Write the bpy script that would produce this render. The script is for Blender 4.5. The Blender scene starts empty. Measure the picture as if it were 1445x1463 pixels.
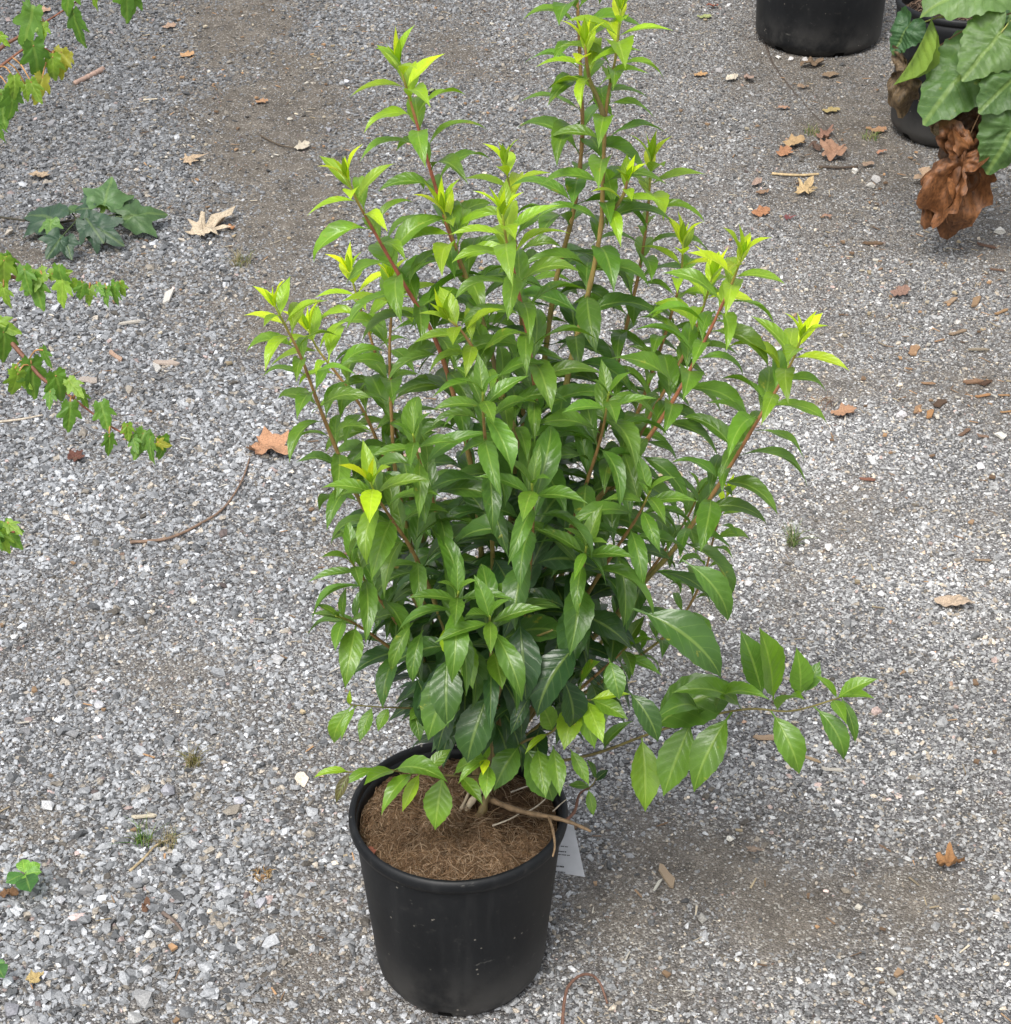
import bpy, math, random
import numpy as np
from mathutils import Vector, Matrix, noise
R = math.radians
random.seed(7); rng = np.random.default_rng(11)
scene = bpy.context.scene
COL = scene.collection

# ------------------------------------------------------------------ camera, sky, sun, exposure
FPX, CX, CY = 2800.0, 722.5, 731.5          # focal length and centre in photograph pixels
PITCH, H, CAMX, CAMY = R(33.0), 1.940, 0.060, -1.876
cd = bpy.data.cameras.new('camera'); cam = bpy.data.objects.new('camera', cd); COL.objects.link(cam)
cam.location = (CAMX, CAMY, H); cam.rotation_euler = (math.pi/2 - PITCH, 0, 0)
cd.sensor_fit = 'HORIZONTAL'; cd.sensor_width = 36.0; cd.lens = 36.0*FPX/1445.0
cd.clip_start = 0.05; cd.clip_end = 2000
scene.camera = cam

SUN_EL, SUN_AZ = R(58), R(205)              # azimuth measured from +Y clockwise
w = bpy.data.worlds.new('World'); scene.world = w; w.use_nodes = True
nt = w.node_tree; nt.nodes.clear()
sky = nt.nodes.new('ShaderNodeTexSky'); sky.sky_type = 'NISHITA'; sky.sun_disc = False
sky.sun_elevation = SUN_EL; sky.sun_rotation = SUN_AZ; sky.dust_density = 4.0; sky.air_density = 1.2
hs = nt.nodes.new('ShaderNodeHueSaturation'); hs.inputs['Saturation'].default_value = 0.28
bg = nt.nodes.new('ShaderNodeBackground'); bg.inputs['Strength'].default_value = 0.13
wo = nt.nodes.new('ShaderNodeOutputWorld')
nt.links.new(sky.outputs[0], hs.inputs['Color']); nt.links.new(hs.outputs[0], bg.inputs['Color'])
nt.links.new(bg.outputs[0], wo.inputs['Surface'])
sd = bpy.data.lights.new('sun', 'SUN'); sun = bpy.data.objects.new('sun', sd); COL.objects.link(sun)
sd.energy = 1.5; sd.angle = R(20); sd.color = (1.0, 0.97, 0.92)
sdir = Vector((math.sin(SUN_AZ)*math.cos(SUN_EL), math.cos(SUN_AZ)*math.cos(SUN_EL), math.sin(SUN_EL)))
sun.rotation_euler = sdir.to_track_quat('Z', 'Y').to_euler(); sun.location = sdir*6
vs = scene.view_settings
vs.view_transform = 'Standard'; vs.look = 'None'; vs.gamma = 1.0; vs.use_curve_mapping = False
vs.exposure = 0.72
scene.cycles.use_denoising = True
scene.cycles.max_bounces = 5; scene.cycles.diffuse_bounces = 2; scene.cycles.glossy_bounces = 2; scene.cycles.transmission_bounces = 3

# ------------------------------------------------------------------ placing by sight lines
CAM = Vector((CAMX, CAMY, H))
FW = Vector((0, math.cos(PITCH), -math.sin(PITCH))); UP = Vector((0, math.sin(PITCH), math.cos(PITCH)))
def ray(x, y): return FW + Vector((1, 0, 0))*((x-CX)/FPX) - UP*((y-CY)/FPX)
def atZ(x, y, z=0.0):
    d = ray(x, y); return CAM + d*((z-H)/d.z)
def atY(x, y, Y):
    d = ray(x, y); return CAM + d*((Y-CAMY)/d.y)
def depth(p): return (Vector(p)-CAM).dot(FW)
def pix(p):
    v = Vector(p)-CAM; d = v.dot(FW)
    return CX + FPX*v.x/d, CY - FPX*v.dot(UP)/d, d

# ------------------------------------------------------------------ node helpers
class NG:
    def __init__(s, name):
        s.m = bpy.data.materials.new(name); s.m.use_nodes = True
        s.t = s.m.node_tree; s.t.nodes.clear()
        s.out = s.t.nodes.new('ShaderNodeOutputMaterial')
    def n(s, typ, **kw):
        nd = s.t.nodes.new('ShaderNode'+typ)
        for k, v in kw.items(): setattr(nd, k, v)
        return nd
    def l(s, a, b): s.t.links.new(a, b)
    def val(s, sock, v):
        if hasattr(v, 'is_output'): s.l(v, sock)
        else: sock.default_value = v
    def math(s, op, a, b=0.0, c=0.0, clamp=False):
        nd = s.n('Math', operation=op, use_clamp=clamp)
        for i, v in enumerate((a, b, c)): s.val(nd.inputs[i], v)
        return nd.outputs[0]
    def mix(s, f, a, b, mode='MIX'):
        nd = s.n('Mix', data_type='RGBA', blend_type=mode, clamp_factor=True)
        s.val(nd.inputs[0], f)
        for i, v in ((6, a), (7, b)):
            s.val(nd.inputs[i], v if hasattr(v, 'is_output') else (*v[:3], 1))
        return nd.outputs[2]
    def ramp(s, f, stops, interp='LINEAR'):
        nd = s.n('ValToRGB'); cr = nd.color_ramp; cr.interpolation = interp
        while len(cr.elements) < len(stops): cr.elements.new(0.5)
        for e, (p, c) in zip(cr.elements, stops):
            e.position = p; e.color = (*c, 1) if len(c) == 3 else c
        s.val(nd.inputs[0], f); return nd.outputs[0]
    def smooth(s, x, a, b):
        nd = s.n('MapRange', interpolation_type='SMOOTHSTEP'); s.val(nd.inputs[0], x)
        nd.inputs[1].default_value = a; nd.inputs[2].default_value = b
        return nd.outputs[0]
    def noise(s, vec, scale, detail=3.0, rough=0.55):
        nd = s.n('TexNoise'); nd.inputs['Scale'].default_value = scale
        nd.inputs['Detail'].default_value = detail; nd.inputs['Roughness'].default_value = rough
        if vec is not None: s.l(vec, nd.inputs['Vector'])
        return nd.outputs[0]
    def bump(s, h, strength=0.3, dist=0.001, normal=None):
        nd = s.n('Bump'); nd.inputs['Strength'].default_value = strength; nd.inputs['Distance'].default_value = dist
        s.l(h, nd.inputs['Height'])
        if normal is not None: s.l(normal, nd.inputs['Normal'])
        return nd.outputs[0]
    def bsdf(s, color, rough=0.6, spec=0.5, normal=None):
        nd = s.n('BsdfPrincipled'); s.val(nd.inputs['Base Color'], color if hasattr(color, 'is_output') else (*color, 1))
        s.val(nd.inputs['Roughness'], rough); s.val(nd.inputs['Specular IOR Level'], spec)
        if normal is not None: s.l(normal, nd.inputs['Normal'])
        return nd.outputs[0]
    def finish(s, sh): s.l(sh, s.out.inputs['Surface']); return s.m

def leaf_material(name, veins=7.0, rough=0.33, trans=0.30, vein_gain=1.0, spots=True, yellow=(0.42, 0.40, 0.05), bumpy=0.35):
    g = NG(name)
    oi = g.n('ObjectInfo'); at = g.n('Attribute', attribute_name='tint')
    base = g.mix(1.0, oi.outputs['Color'], at.outputs['Color'], 'MULTIPLY')
    uv = g.n('UVMap'); sp = g.n('SeparateXYZ'); g.l(uv.outputs[0], sp.inputs[0])
    s_ = g.math('ABSOLUTE', g.math('MULTIPLY_ADD', sp.outputs[0], 2.0, -1.0))
    v_ = sp.outputs[1]
    tc = g.n('TexCoord'); rv = g.n('VectorMath', operation='ADD'); g.l(tc.outputs['Object'], rv.inputs[0])
    cm = g.n('CombineXYZ'); rm = g.math('MULTIPLY', oi.outputs['Random'], 37.0)
    for i in range(3): g.l(rm, cm.inputs[i])
    g.l(cm.outputs[0], rv.inputs[1]); P = rv.outputs[0]
    # blotchy tone
    n1 = g.noise(P, 3.2, 4)
    base = g.mix(1.0, base, g.ramp(n1, [(0.25, (0.72, 0.74, 0.78)), (0.55, (1, 1, 1)), (0.8, (1.22, 1.18, 1.0))]), 'MULTIPLY')
    mid = g.math('SUBTRACT', 1.0, g.smooth(s_, 0.03, 0.13))
    fr = g.math('FRACT', g.math('SUBTRACT', g.math('MULTIPLY', v_, veins), g.math('MULTIPLY', s_, 1.5)))
    tri = g.math('ABSOLUTE', g.math('MULTIPLY_ADD', fr, 2.0, -1.0))
    lat = g.smooth(tri, 0.86, 0.98)
    lat = g.math('MULTIPLY', lat, g.math('SUBTRACT', 1.0, g.math('MULTIPLY', s_, 0.75)))
    vm = g.math('MAXIMUM', mid, g.math('MULTIPLY', lat, 0.42))
    pale = g.mix(0.55, g.mix(1.0, base, (1.9, 1.7, 1.4), 'MULTIPLY'), (0.30, 0.40, 0.10))
    colr = g.mix(g.math('MULTIPLY', vm, 0.62*vein_gain), base, pale)
    if spots:
        gate = g.smooth(oi.outputs['Random'], 0.62, 0.92)
        n2 = g.noise(P, 5.5, 5, 0.65)
        blot = g.math('MULTIPLY', g.smooth(n2, 0.60, 0.72), gate)
        colr = g.mix(g.math('MULTIPLY', blot, 0.75), colr, yellow)
        brn = g.math('MULTIPLY', g.smooth(n2, 0.70, 0.76), gate)
        colr = g.mix(brn, colr, (0.20, 0.10, 0.03))
    hgt = g.math('ADD', g.math('MULTIPLY', vm, -1.0), g.math('MULTIPLY', g.noise(P, 22, 3), 0.9))
    hgt = g.math('ADD', hgt, g.math('MULTIPLY', g.math('SINE', g.math('MULTIPLY', g.math('SUBTRACT', g.math('MULTIPLY', v_, veins), g.math('MULTIPLY', s_, 1.5)), 6.283)), 0.35))
    nb = g.bump(hgt, bumpy, 0.0012)
    rr = g.math('ADD', rough-0.08, g.math('MULTIPLY', g.noise(P, 9, 3), 0.18))
    pb = g.bsdf(colr, rr, 0.6, nb)
    tr = g.n('BsdfTranslucent'); g.l(g.mix(1.0, colr, (1.5, 1.55, 0.55), 'MULTIPLY'), tr.inputs['Color'])
    mx = g.n('MixShader'); mx.inputs[0].default_value = trans
    g.l(pb, mx.inputs[1]); g.l(tr.outputs[0], mx.inputs[2])
    return g.finish(mx.outputs[0])

def tint_material(name, rough=0.75, spec=0.3, nscale=60, contrast=0.45, bump=0.4, dist=0.0015, stretch=None, obj_color=False):
    """colour from the mesh's own tint attribute (or object colour), broken up by noise"""
    g = NG(name)
    if obj_color:
        at = g.n('ObjectInfo'); base = at.outputs['Color']
    else:
        at = g.n('Attribute', attribute_name='tint'); base = at.outputs['Color']
    tc = g.n('TexCoord'); P = tc.outputs['Object']
    if stretch:
        mp = g.n('Mapping'); mp.inputs['Scale'].default_value = stretch; g.l(P, mp.inputs['Vector']); P = mp.outputs[0]
    n1 = g.noise(P, nscale, 5, 0.62)
    lo, hi = 1-contrast, 1+contrast
    colr = g.mix(1.0, base, g.ramp(n1, [(0.3, (lo, lo, lo)), (0.7, (hi, hi, hi))]), 'MULTIPLY')
    nb = g.bump(n1, bump, dist)
    return g.finish(g.bsdf(colr, rough, spec, nb))

# ------------------------------------------------------------------ mesh helpers
class MB:
    def __init__(s): s.v = []; s.f = []; s.c = []; s.uv = []
    def add(s, verts, faces, col=(1, 1, 1), uvs=None):
        o = len(s.v)
        s.v += [tuple(p) for p in verts]; s.f += [tuple(i+o for i in f) for f in faces]
        s.c += (list(col) if isinstance(col, list) else [col]*len(verts))
        s.uv += (uvs if uvs else [(0.5, 0.5)]*len(verts))
    def mesh(s, name, mat, smooth=True):
        me = bpy.data.meshes.new(name); me.from_pydata(s.v, [], s.f); me.update()
        a = me.attributes.new('tint', 'FLOAT_COLOR', 'POINT')
        a.data.foreach_set('color', np.array([(*c[:3], 1) for c in s.c], dtype=np.float32).ravel())
        ul = me.uv_layers.new(name='UVMap')
        li = np.zeros(len(me.loops), dtype=np.int32); me.loops.foreach_get('vertex_index', li)
        ul.data.foreach_set('uv', np.array(s.uv, dtype=np.float32)[li].ravel())
        if smooth: me.polygons.foreach_set('use_smooth', [True]*len(me.polygons))
        me.materials.append(mat); return me
    def obj(s, name, mat, parent=None, smooth=True):
        return link(bpy.data.objects.new(name, s.mesh(name, mat, smooth)), parent)
    def tube(s, pts, radii, sides=6, col=(1, 1, 1), cap=True, flat=1.0):
        pts = [Vector(p) for p in pts]; n = len(pts)
        if not hasattr(radii, '__len__'): radii = [radii]*n
        o = len(s.v); ref = Vector((0.31, 0.2, 0.93)); u = None; vs_, fs, cs = [], [], []
        for i, p in enumerate(pts):
            t = (pts[min(i+1, n-1)]-pts[max(i-1, 0)]).normalized()
            if u is None: u = t.cross(ref).normalized() if abs(t.dot(ref)) < .95 else t.cross(Vector((1, 0, 0))).normalized()
            u = (u-t*u.dot(t)).normalized(); b = t.cross(u)
            for k in range(sides):
                a = 2*math.pi*k/sides
                vs_.append(p+(u*math.cos(a)+b*math.sin(a)*flat)*radii[i])
                cs.append(col[i] if isinstance(col, list) else col)
        for i in range(n-1):
            for k in range(sides):
                k2 = (k+1) % sides
                fs.append((i*sides+k, i*sides+k2, (i+1)*sides+k2, (i+1)*sides+k))
        if cap: fs += [tuple(range(sides-1, -1, -1)), tuple((n-1)*sides+k for k in range(sides))]
        s.add(vs_, fs, cs)
    def lathe(s, prof, seg=64, col=(1, 1, 1), wob=None):
        vs_, fs = [], []
        for r, z in prof:
            for k in range(seg):
                a = 2*math.pi*k/seg; rr = r*(1+(wob(a, z) if wob else 0))
                vs_.append((rr*math.cos(a), rr*math.sin(a), z))
        for i in range(len(prof)-1):
            for k in range(seg):
                k2 = (k+1) % seg
                fs.append((i*seg+k, i*seg+k2, (i+1)*seg+k2, (i+1)*seg+k))
        s.add(vs_, fs, col)
    def box(s, c, sx, sy, sz, M=None, col=(1, 1, 1)):
        vs_ = []
        for x in (-.5, .5):
            for y in (-.5, .5):
                for z in (-.5, .5):
                    p = Vector((x*sx, y*sy, z*sz)); vs_.append((M @ p if M else p)+Vector(c))
        s.add(vs_, [(0, 1, 3, 2), (4, 6, 7, 5), (0, 4, 5, 1), (2, 3, 7, 6), (0, 2, 6, 4), (1, 5, 7, 3)], col)

def link(o, parent=None):
    COL.objects.link(o)
    if parent is not None: setparent(o, parent)
    return o
ORIGIN = {}
def setparent(o, p):
    o.parent = p
    o.matrix_parent_inverse = ORIGIN.get(p.name, Matrix.Identity(4)).inverted()
def empty(name, loc):
    e = bpy.data.objects.new(name, None); e.empty_display_size = 0.05; e.location = loc; COL.objects.link(e)
    ORIGIN[e.name] = Matrix.Translation(Vector(loc)); return e
def tag(o, label=None, cat=None, group=None, kind=None):
    if label: o['label'] = label
    if cat: o['category'] = cat
    if group: o['group'] = group
    if kind: o['kind'] = kind
    return o

def catmull(P, sub=6):
    P = [Vector(p) for p in P]; out = []
    for i in range(len(P)-1):
        p0 = P[max(i-1, 0)]; p1 = P[i]; p2 = P[i+1]; p3 = P[min(i+2, len(P)-1)]
        for k in range(sub):
            t = k/sub
            out.append(0.5*((2*p1)+(p2-p0)*t+(2*p0-5*p1+4*p2-p3)*t*t+(-p0+3*p1-3*p2+p3)*t**3))
    out.append(P[-1]); return out

# ------------------------------------------------------------------ leaf shapes (unit length along +X, normal +Z)
def blade(width=0.34, a0=0.35, bend=1.0, fold=0.25, twist=0.0, wave=0.02, pet=0.10, rows=15, peak=0.40, seed=0, serr=0.035, curl=0.0):
    r = random.Random(seed)
    ts = [0.0, pet] + [pet+(1-pet)*(i/(rows-1))**0.95 for i in range(1, rows)]
    x = z = 0.0; prev = 0.0; rows_ = []
    def wprof(b):
        if b <= 0: return 0.02
        k = peak
        q = (b/k) if b < k else (1-b)/(1-k)
        q = max(q, 0)
        return (math.sin(q*math.pi/2)**0.85 if b < k else math.sin(q*math.pi/2)**1.25)
    vs_, uv, fs = [], [], []
    ph = r.uniform(0, 6.28)
    for i, t in enumerate(ts):
        ang = a0-bend*(t**1.15)
        dt = t-prev; am = a0-bend*(((t+prev)/2)**1.15)
        x += dt*math.cos(am); z += dt*math.sin(am); prev = t
        b = (t-pet)/(1-pet) if t > pet else 0
        hw = 0.5*width*wprof(b)
        if i <= 1: hw = 0.012
        if i == len(ts)-1: hw = 0.002
        tw = twist*t
        for j, u in enumerate((-1, -0.55, 0, 0.55, 1)):
            uu = u*(1+(serr*(1 if i % 2 else -1)*(abs(u) == 1) if 1 < i < len(ts)-1 else 0))
            yy = hw*uu
            lift = fold*abs(yy)*(1-0.5*abs(u)*curl*2) + wave*hw*6*math.sin(b*9+ph+(1.7 if u > 0 else 0))*abs(u)
            ny, nz = yy*math.cos(tw)-lift*math.sin(tw), yy*math.sin(tw)+lift*math.cos(tw)
            vs_.append((x-nz*math.sin(ang), ny, z+nz*math.cos(ang))); uv.append((0.5+0.5*u, b))
    for i in range(len(ts)-1):
        for j in range(4):
            a = i*5+j; fs.append((a, a+5, a+6, a+1))
    return vs_, fs, uv
def blade_mesh(name, mat, **kw):
    m = MB(); vs_, fs, uv = blade(**kw); m.add(vs_, fs, (1, 1, 1), uv)
    me = m.mesh(name, mat); n = len(vs_)
    return me, Vector(vs_[n-3]), (vs_, fs, uv)

def polar_leaf(outline, seg=40, rings=5, bendx=0.5, bendy=0.25, crumple=0.04, seed=0, fold=0.0, pleat=0.0):
    """leaf whose veins meet at the origin; outline(theta) -> radius; theta = 0 is the tip (+X)"""
    r = random.Random(seed); off = Vector((r.uniform(0, 50), r.uniform(0, 50), r.uniform(0, 50)))
    def bendp(x, y):
        z = -bendx*x*abs(x)*0.5 - bendy*y*y + fold*abs(y) + crumple*noise.noise(Vector((x*3.2, y*3.2, 0))+off)+crumple*.5*noise.noise(Vector((x*8, y*8, 3))+off)
        if pleat: z += pleat*math.sin(math.atan2(y, x+.15)*11+1.6*math.sin(x*5+off.x))*min(1, math.hypot(x, y)*2)
        return (x, y, z)
    vs_ = [bendp(0, 0)]; uv = [(0.5, 0.0)]; fs = []
    for q in range(1, rings+1):
        for k in range(seg):
            th = -math.pi+2*math.pi*k/seg
            rr = outline(th)*(q/rings)
            x, y = rr*math.cos(th), rr*math.sin(th)
            vs_.append(bendp(x, y)); uv.append((0.5+0.5*max(-1, min(1, y*2.2)), max(0, min(1, x))))
    for k in range(seg): fs.append((0, 1+k, 1+(k+1) % seg))
    for q in range(rings-1):
        for k in range(seg):
            a = 1+q*seg+k; b = 1+q*seg+(k+1) % seg
            fs.append((a, a+seg, b+seg, b))
    return vs_, fs, uv
def lobed(lobes, serr=0.05, ns=9, base=0.35):
    """lobes: (angle, length, width)"""
    def f(th):
        v = base*(0.55 if abs(th) > 2.7 else 1)
        for a, L, wd in lobes:
            d = abs((th-a+math.pi) % (2*math.pi)-math.pi)
            v = max(v, L*max(0, 1-(d/wd))**0.8)
        return v*(1+serr*math.sin(th*ns*4))
    return f
def cordate(serr=0.03, ns=11):
    def f(th):
        a = abs(th)
        v = 0.70+0.30*max(0, 1-a/0.7)**1.3 + 0.03*math.cos(3*th+.4)
        if a > 2.5: v *= 1-0.75*((a-2.5)/(math.pi-2.5))**1.5
        return v*(1+serr*math.sin(th*ns*1.6))
    return f
def frame(base, tip, nhint, loc_tip):
    """matrix sending local origin->base and loc_tip->tip, +Z towards nhint"""
    base = Vector(base); tip = Vector(tip); c = tip-base; s = c.length/loc_tip.length
    cn = c.normalized(); n = Vector(nhint); n = (n-cn*n.dot(cn))
    if n.length < 1e-4: n = cn.orthogonal()
    n.normalize(); Wm = Matrix((cn, n.cross(cn), n)).transposed()
    lc = loc_tip.normalized(); ln = Vector((0, 0, 1)); ln = (ln-lc*ln.dot(lc)).normalized()
    Lm = Matrix((lc, ln.cross(lc), ln)).transposed()
    return Matrix.Translation(base) @ (Wm @ Lm.transposed()).to_4x4() @ Matrix.Scale(s, 4)

# ------------------------------------------------------------------ ground
BLOBS = [  # dirt patches: photograph px centre, radii px, weight
 (345, 30, 100, 70, 1.1), (390, 170, 95, 130, 1.3), (430, 300, 90, 120, 1.1), (410, 410, 80, 90, .9), (540, 150, 70, 60, .5), (330, 440, 60, 40, .5), (640, 60, 90, 60, .6), (300, 130, 60, 40, .5),
 (70, 365, 110, 40, .8), (1180, 120, 60, 130, .7), (1230, 205, 130, 65, 1.0), (1190, 300, 90, 40, .5), (1090, 70, 40, 90, .5), (1130, 225, 60, 30, .7),
 (860, 1290, 110, 90, .7), (980, 1230, 120, 80, .75), (1120, 1330, 140, 100, .75), (1290, 1290, 90, 60, .6), (1000, 1420, 140, 50, .7), (1230, 1420, 120, 50, .55),
 (1210, 690, 70, 60, .5), (1000, 830, 60, 60, .35), (1130, 860, 50, 60, .45), (1190, 560, 50, 30, .55), (1400, 560, 80, 60, .6), (1300, 330, 90, 40, .5),
 (430, 1330, 80, 110, .6), (380, 1420, 90, 60, .5), (240, 970, 80, 40, .45), (60, 1180, 70, 40, .45), (470, 900, 40, 60, .35), (350, 1010, 60, 30, .35), (560, 560, 120, 100, .3), (1420, 330, 70, 60, .6)]
BW = []
for (x, y, rx, ry, wt) in BLOBS:
    p = atZ(x, y); q = atZ(x+rx, y); v1 = atZ(x, y-ry); v2 = atZ(x, y+ry)
    BW.append((p.x, p.y, (q-p).length, abs(v1.y-v2.y)/2, wt))
PALE = [(1180, 620, 130, 150, .8), (1110, 790, 190, 110, 1.0), (1330, 810, 170, 110, .9), (1100, 420, 110, 60, .45), (330, 940, 200, 100, .55), (120, 760, 110, 90, .35), (480, 520, 90, 90, .5), (700, 1000, 400, 60, .3), (1230, 1080, 200, 60, .55), (1060, 1400, 70, 60, .5), (350, 640, 120, 90, .3)]
PW = []
for (x, y, rx, ry, wt) in PALE:                 # dusty, finely crushed places
    p = atZ(x, y); q = atZ(x+rx, y); v1 = atZ(x, y-ry); v2 = atZ(x, y+ry); PW.append((p.x, p.y, (q-p).length, abs(v1.y-v2.y)/2, wt))
def pale_at(X, Y):
    d = np.zeros_like(X)
    for (a, b, ra, rb, wt) in PW: d = np.maximum(d, wt*np.exp(-((X-a)/ra)**2-((Y-b)/rb)**2))
    return d
def dirt_at(X, Y):
    d = np.zeros_like(X)
    for (a, b, ra, rb, wt) in BW:
        d = np.maximum(d, wt*np.exp(-((X-a)/ra)**2*0.8-((Y-b)/rb)**2*0.8))
    return d
def nz(X, Y, sc, seed=0.0):
    return np.array([noise.fractal(Vector((a*sc, b*sc, seed)), 0.9, 2.0, 4) for a, b in zip(X.ravel(), Y.ravel())]).reshape(X.shape)
def ground_h(X, Y):
    return 0.006*np.sin(X*2.1+0.6)*np.cos(Y*1.7)+0.004*np.sin(X*5.3+Y*4.1)
def gh(x, y): return float(ground_h(np.array(x), np.array(y)))
def axis(lo, hi, step, far):
    inner = np.arange(lo, hi+step/2, step); o = []; d = step
    a = hi
    while a < far: d *= 1.35; a += d; o.append(a)
    b = []; d = step; a = lo
    while a > -far: d *= 1.35; a -= d; b.append(a)
    return np.concatenate([np.array(b[::-1]), inner, np.array(o)])
xs = axis(-2.8, 3.0, 0.03, 300); ys = axis(-1.2, 5.6, 0.03, 300)
GX, GY = np.meshgrid(xs, ys); far = np.maximum(0, np.maximum(np.abs(GX)-3, np.abs(GY-2)-4))
GZ = ground_h(GX, GY)*np.exp(-far)
DT = np.clip(dirt_at(GX, GY)*1.05+0.50*nz(GX, GY, 3.4, 2.0)+0.22*nz(GX, GY, 11.0, 5.0)+0.08, 0, 1)
ny_, nx_ = GX.shape
gv = np.stack([GX.ravel(), GY.ravel(), GZ.ravel()], 1)
ii = np.arange(ny_*nx_).reshape(ny_, nx_)
gf = np.stack([ii[:-1, :-1].ravel(), ii[:-1, 1:].ravel(), ii[1:, 1:].ravel(), ii[1:, :-1].ravel()], 1)
gm = bpy.data.meshes.new('ground'); gm.from_pydata(gv.tolist(), [], gf.tolist()); gm.update()
gm.polygons.foreach_set('use_smooth', [True]*len(gm.polygons))
a = gm.attributes.new('dust', 'FLOAT', 'POINT'); a.data.foreach_set('value', np.clip(pale_at(GX, GY), 0, 1).ravel().astype(np.float32))
a = gm.attributes.new('dirt', 'FLOAT', 'POINT'); a.data.foreach_set('value', DT.ravel().astype(np.float32))
def ground_material():
    g = NG('packed_grit'); tc = g.n('TexCoord'); P = tc.outputs['Object']
    at = g.n('Attribute', attribute_name='dirt'); dirt = at.outputs['Fac']
    cols = []; hs_ = []
    for sc in (330.0, 640.0):
        v = g.n('TexVoronoi', feature='F1'); v.inputs['Scale'].default_value = sc; g.l(P, v.inputs['Vector'])
        bw = g.n('SeparateColor'); g.l(v.outputs['Color'], bw.inputs[0])
        cols.append(bw.outputs[0]); hs_.append(v.outputs['Distance'])
    soil = g.ramp(g.noise(P, 14, 6, 0.65), [(0.25, (0.085, 0.072, 0.058)), (0.5, (0.165, 0.142, 0.115)), (0.75, (0.25, 0.218, 0.18))])
    fines = g.ramp(cols[0], [(0.0, (0.03, 0.03, 0.03)), (0.4, (0.09, 0.09, 0.093)), (0.75, (0.18, 0.18, 0.183)), (1.0, (0.42, 0.415, 0.40))])
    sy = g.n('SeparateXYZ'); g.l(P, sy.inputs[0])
    far_tone = g.smooth(sy.outputs[1], 1.3, 3.2); soil = g.mix(g.math('MULTIPLY', far_tone, .55), soil, g.mix(1.0, soil, (.5, .48, .45), 'MULTIPLY')); fines = g.mix(g.math('MULTIPLY', far_tone, .35), fines, soil)  # soil turns darker and fines turn to soil towards the far side
    fine2 = g.ramp(cols[1], [(0.0, (0.6, 0.6, 0.6)), (1.0, (1.4, 1.4, 1.4))])
    du = g.n('Attribute', attribute_name='dust')
    fines = g.mix(g.math('MULTIPLY', du.outputs['Fac'], .75), g.mix(1.0, fines, (1.25, 1.25, 1.27), 'MULTIPLY'), g.mix(1.0, fines, (2.3, 2.3, 2.32), 'MULTIPLY'))
    mixf = g.math('MULTIPLY_ADD', dirt, 0.75, 0.12, clamp=True)
    c = g.mix(1.0, g.mix(mixf, fines, soil), fine2, 'MULTIPLY')
    grit = g.smooth(cols[0], 0.86, 0.95)
    c = g.mix(g.math('MULTIPLY', grit, 0.7), c, (0.42, 0.40, 0.36))
    hgt = g.math('ADD', g.math('MULTIPLY', hs_[0], -1.0), g.math('MULTIPLY', g.noise(P, 90, 2, 0.7), 0.8))
    return g.finish(g.bsdf(c, 0.85, 0.35, g.bump(hgt, 0.9, 0.003)))
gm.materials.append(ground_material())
tag(link(bpy.data.objects.new('ground', gm)), 'packed grey gravel yard with brown dirt patches', None, None, 'structure')

# ------------------------------------------------------------------ gravel: instanced crushed stone over the yard
def scatter(n, xmin, xmax, ymin, ymax):
    X = rng.uniform(xmin, xmax, n); Y = rng.uniform(ymin, ymax, n)
    # keep what lies under the view and a margin around it
    d = (Y-CAMY)*math.cos(PITCH)+H*math.sin(PITCH)
    sx = (X-CAMX)/d*FPX+CX
    k = ((sx > -250) & (sx < 1695) & (Y < 4.35)) | ((sx > -750) & (sx < 2200) & (rng.random(len(X)) < .4)); return X[k], Y[k]
XA, YA = scatter(1130000, -3.1, 3.1, -0.28, 4.7)
dv = np.clip(dirt_at(XA, YA)*1.05+0.50*nz(XA, YA, 3.4, 2.0)+0.26*nz(XA, YA, 11.0, 5.0), 0, 1)
keep = rng.random(len(XA)) > dv*0.86
XA, YA, dv = XA[keep], YA[keep], dv[keep]; N = len(XA)
pc = atZ(130, 1330)
coarse = np.exp(-(((XA-pc.x)/0.42)**2+((YA-pc.y)/0.30)**2))
size = np.exp(rng.normal(0, 0.36, N))*(0.0056+0.0024*coarse+0.0018*np.clip((YA-.5)/1.0, 0, 1)/(1+np.exp((XA+.15)*5)))*(1-0.28*dv)*(1-0.16/(1+np.exp(-(XA-0.15)*4)))
big = rng.random(N) < 0.010; size[big] *= rng.uniform(1.5, 2.1, big.sum())
size = np.clip(size, 0.0024, 0.022)
u = rng.random(N); tone = np.where(u < .24, rng.uniform(.05, .12, N), np.where(u < .72, rng.uniform(.15, .26, N), np.where(u < .965, rng.uniform(.26, .37, N), rng.uniform(.40, .58, N))))
side = 1/(1+np.exp(-(XA-0.12)*3.5))                       # bluer stone on the left of the yard, whiter on the right
hue = np.stack([0.965+0.04*side, np.ones(N)+0.0, 1.055-0.065*side], 1)
pv = np.clip(pale_at(XA, YA)+.25*nz(XA, YA, 4.5, 8.0), 0, 1)
far_dark = np.clip((YA-1.4)/1.5, 0, 1)*(1+.5*np.clip(np.abs(XA-.2)-.5, 0, 1))                        # stones get darker towards the far side, more so off to the sides
warm = rng.random(N) < (0.07+0.07*side+0.2*dv)
hue[warm] = hue[warm]*np.array([1.16, 1.0, 0.80])
pink = rng.random(N) < 0.012; hue[pink] *= np.array([1.25, 0.95, 0.85])
tint = np.clip(tone[:, None]*(1.22+0.20*side[:, None]+.55*pv[:, None])*(1-.15*dv[:, None])*(1-.30*far_dark[:, None])*hue, 0, 0.85)
pm = bpy.data.meshes.new('gravel')
pm.vertices.add(N)
co = np.stack([XA, YA, ground_h(XA, YA)+size*rng.uniform(-0.20, 0.24, N)], 1)
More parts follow.
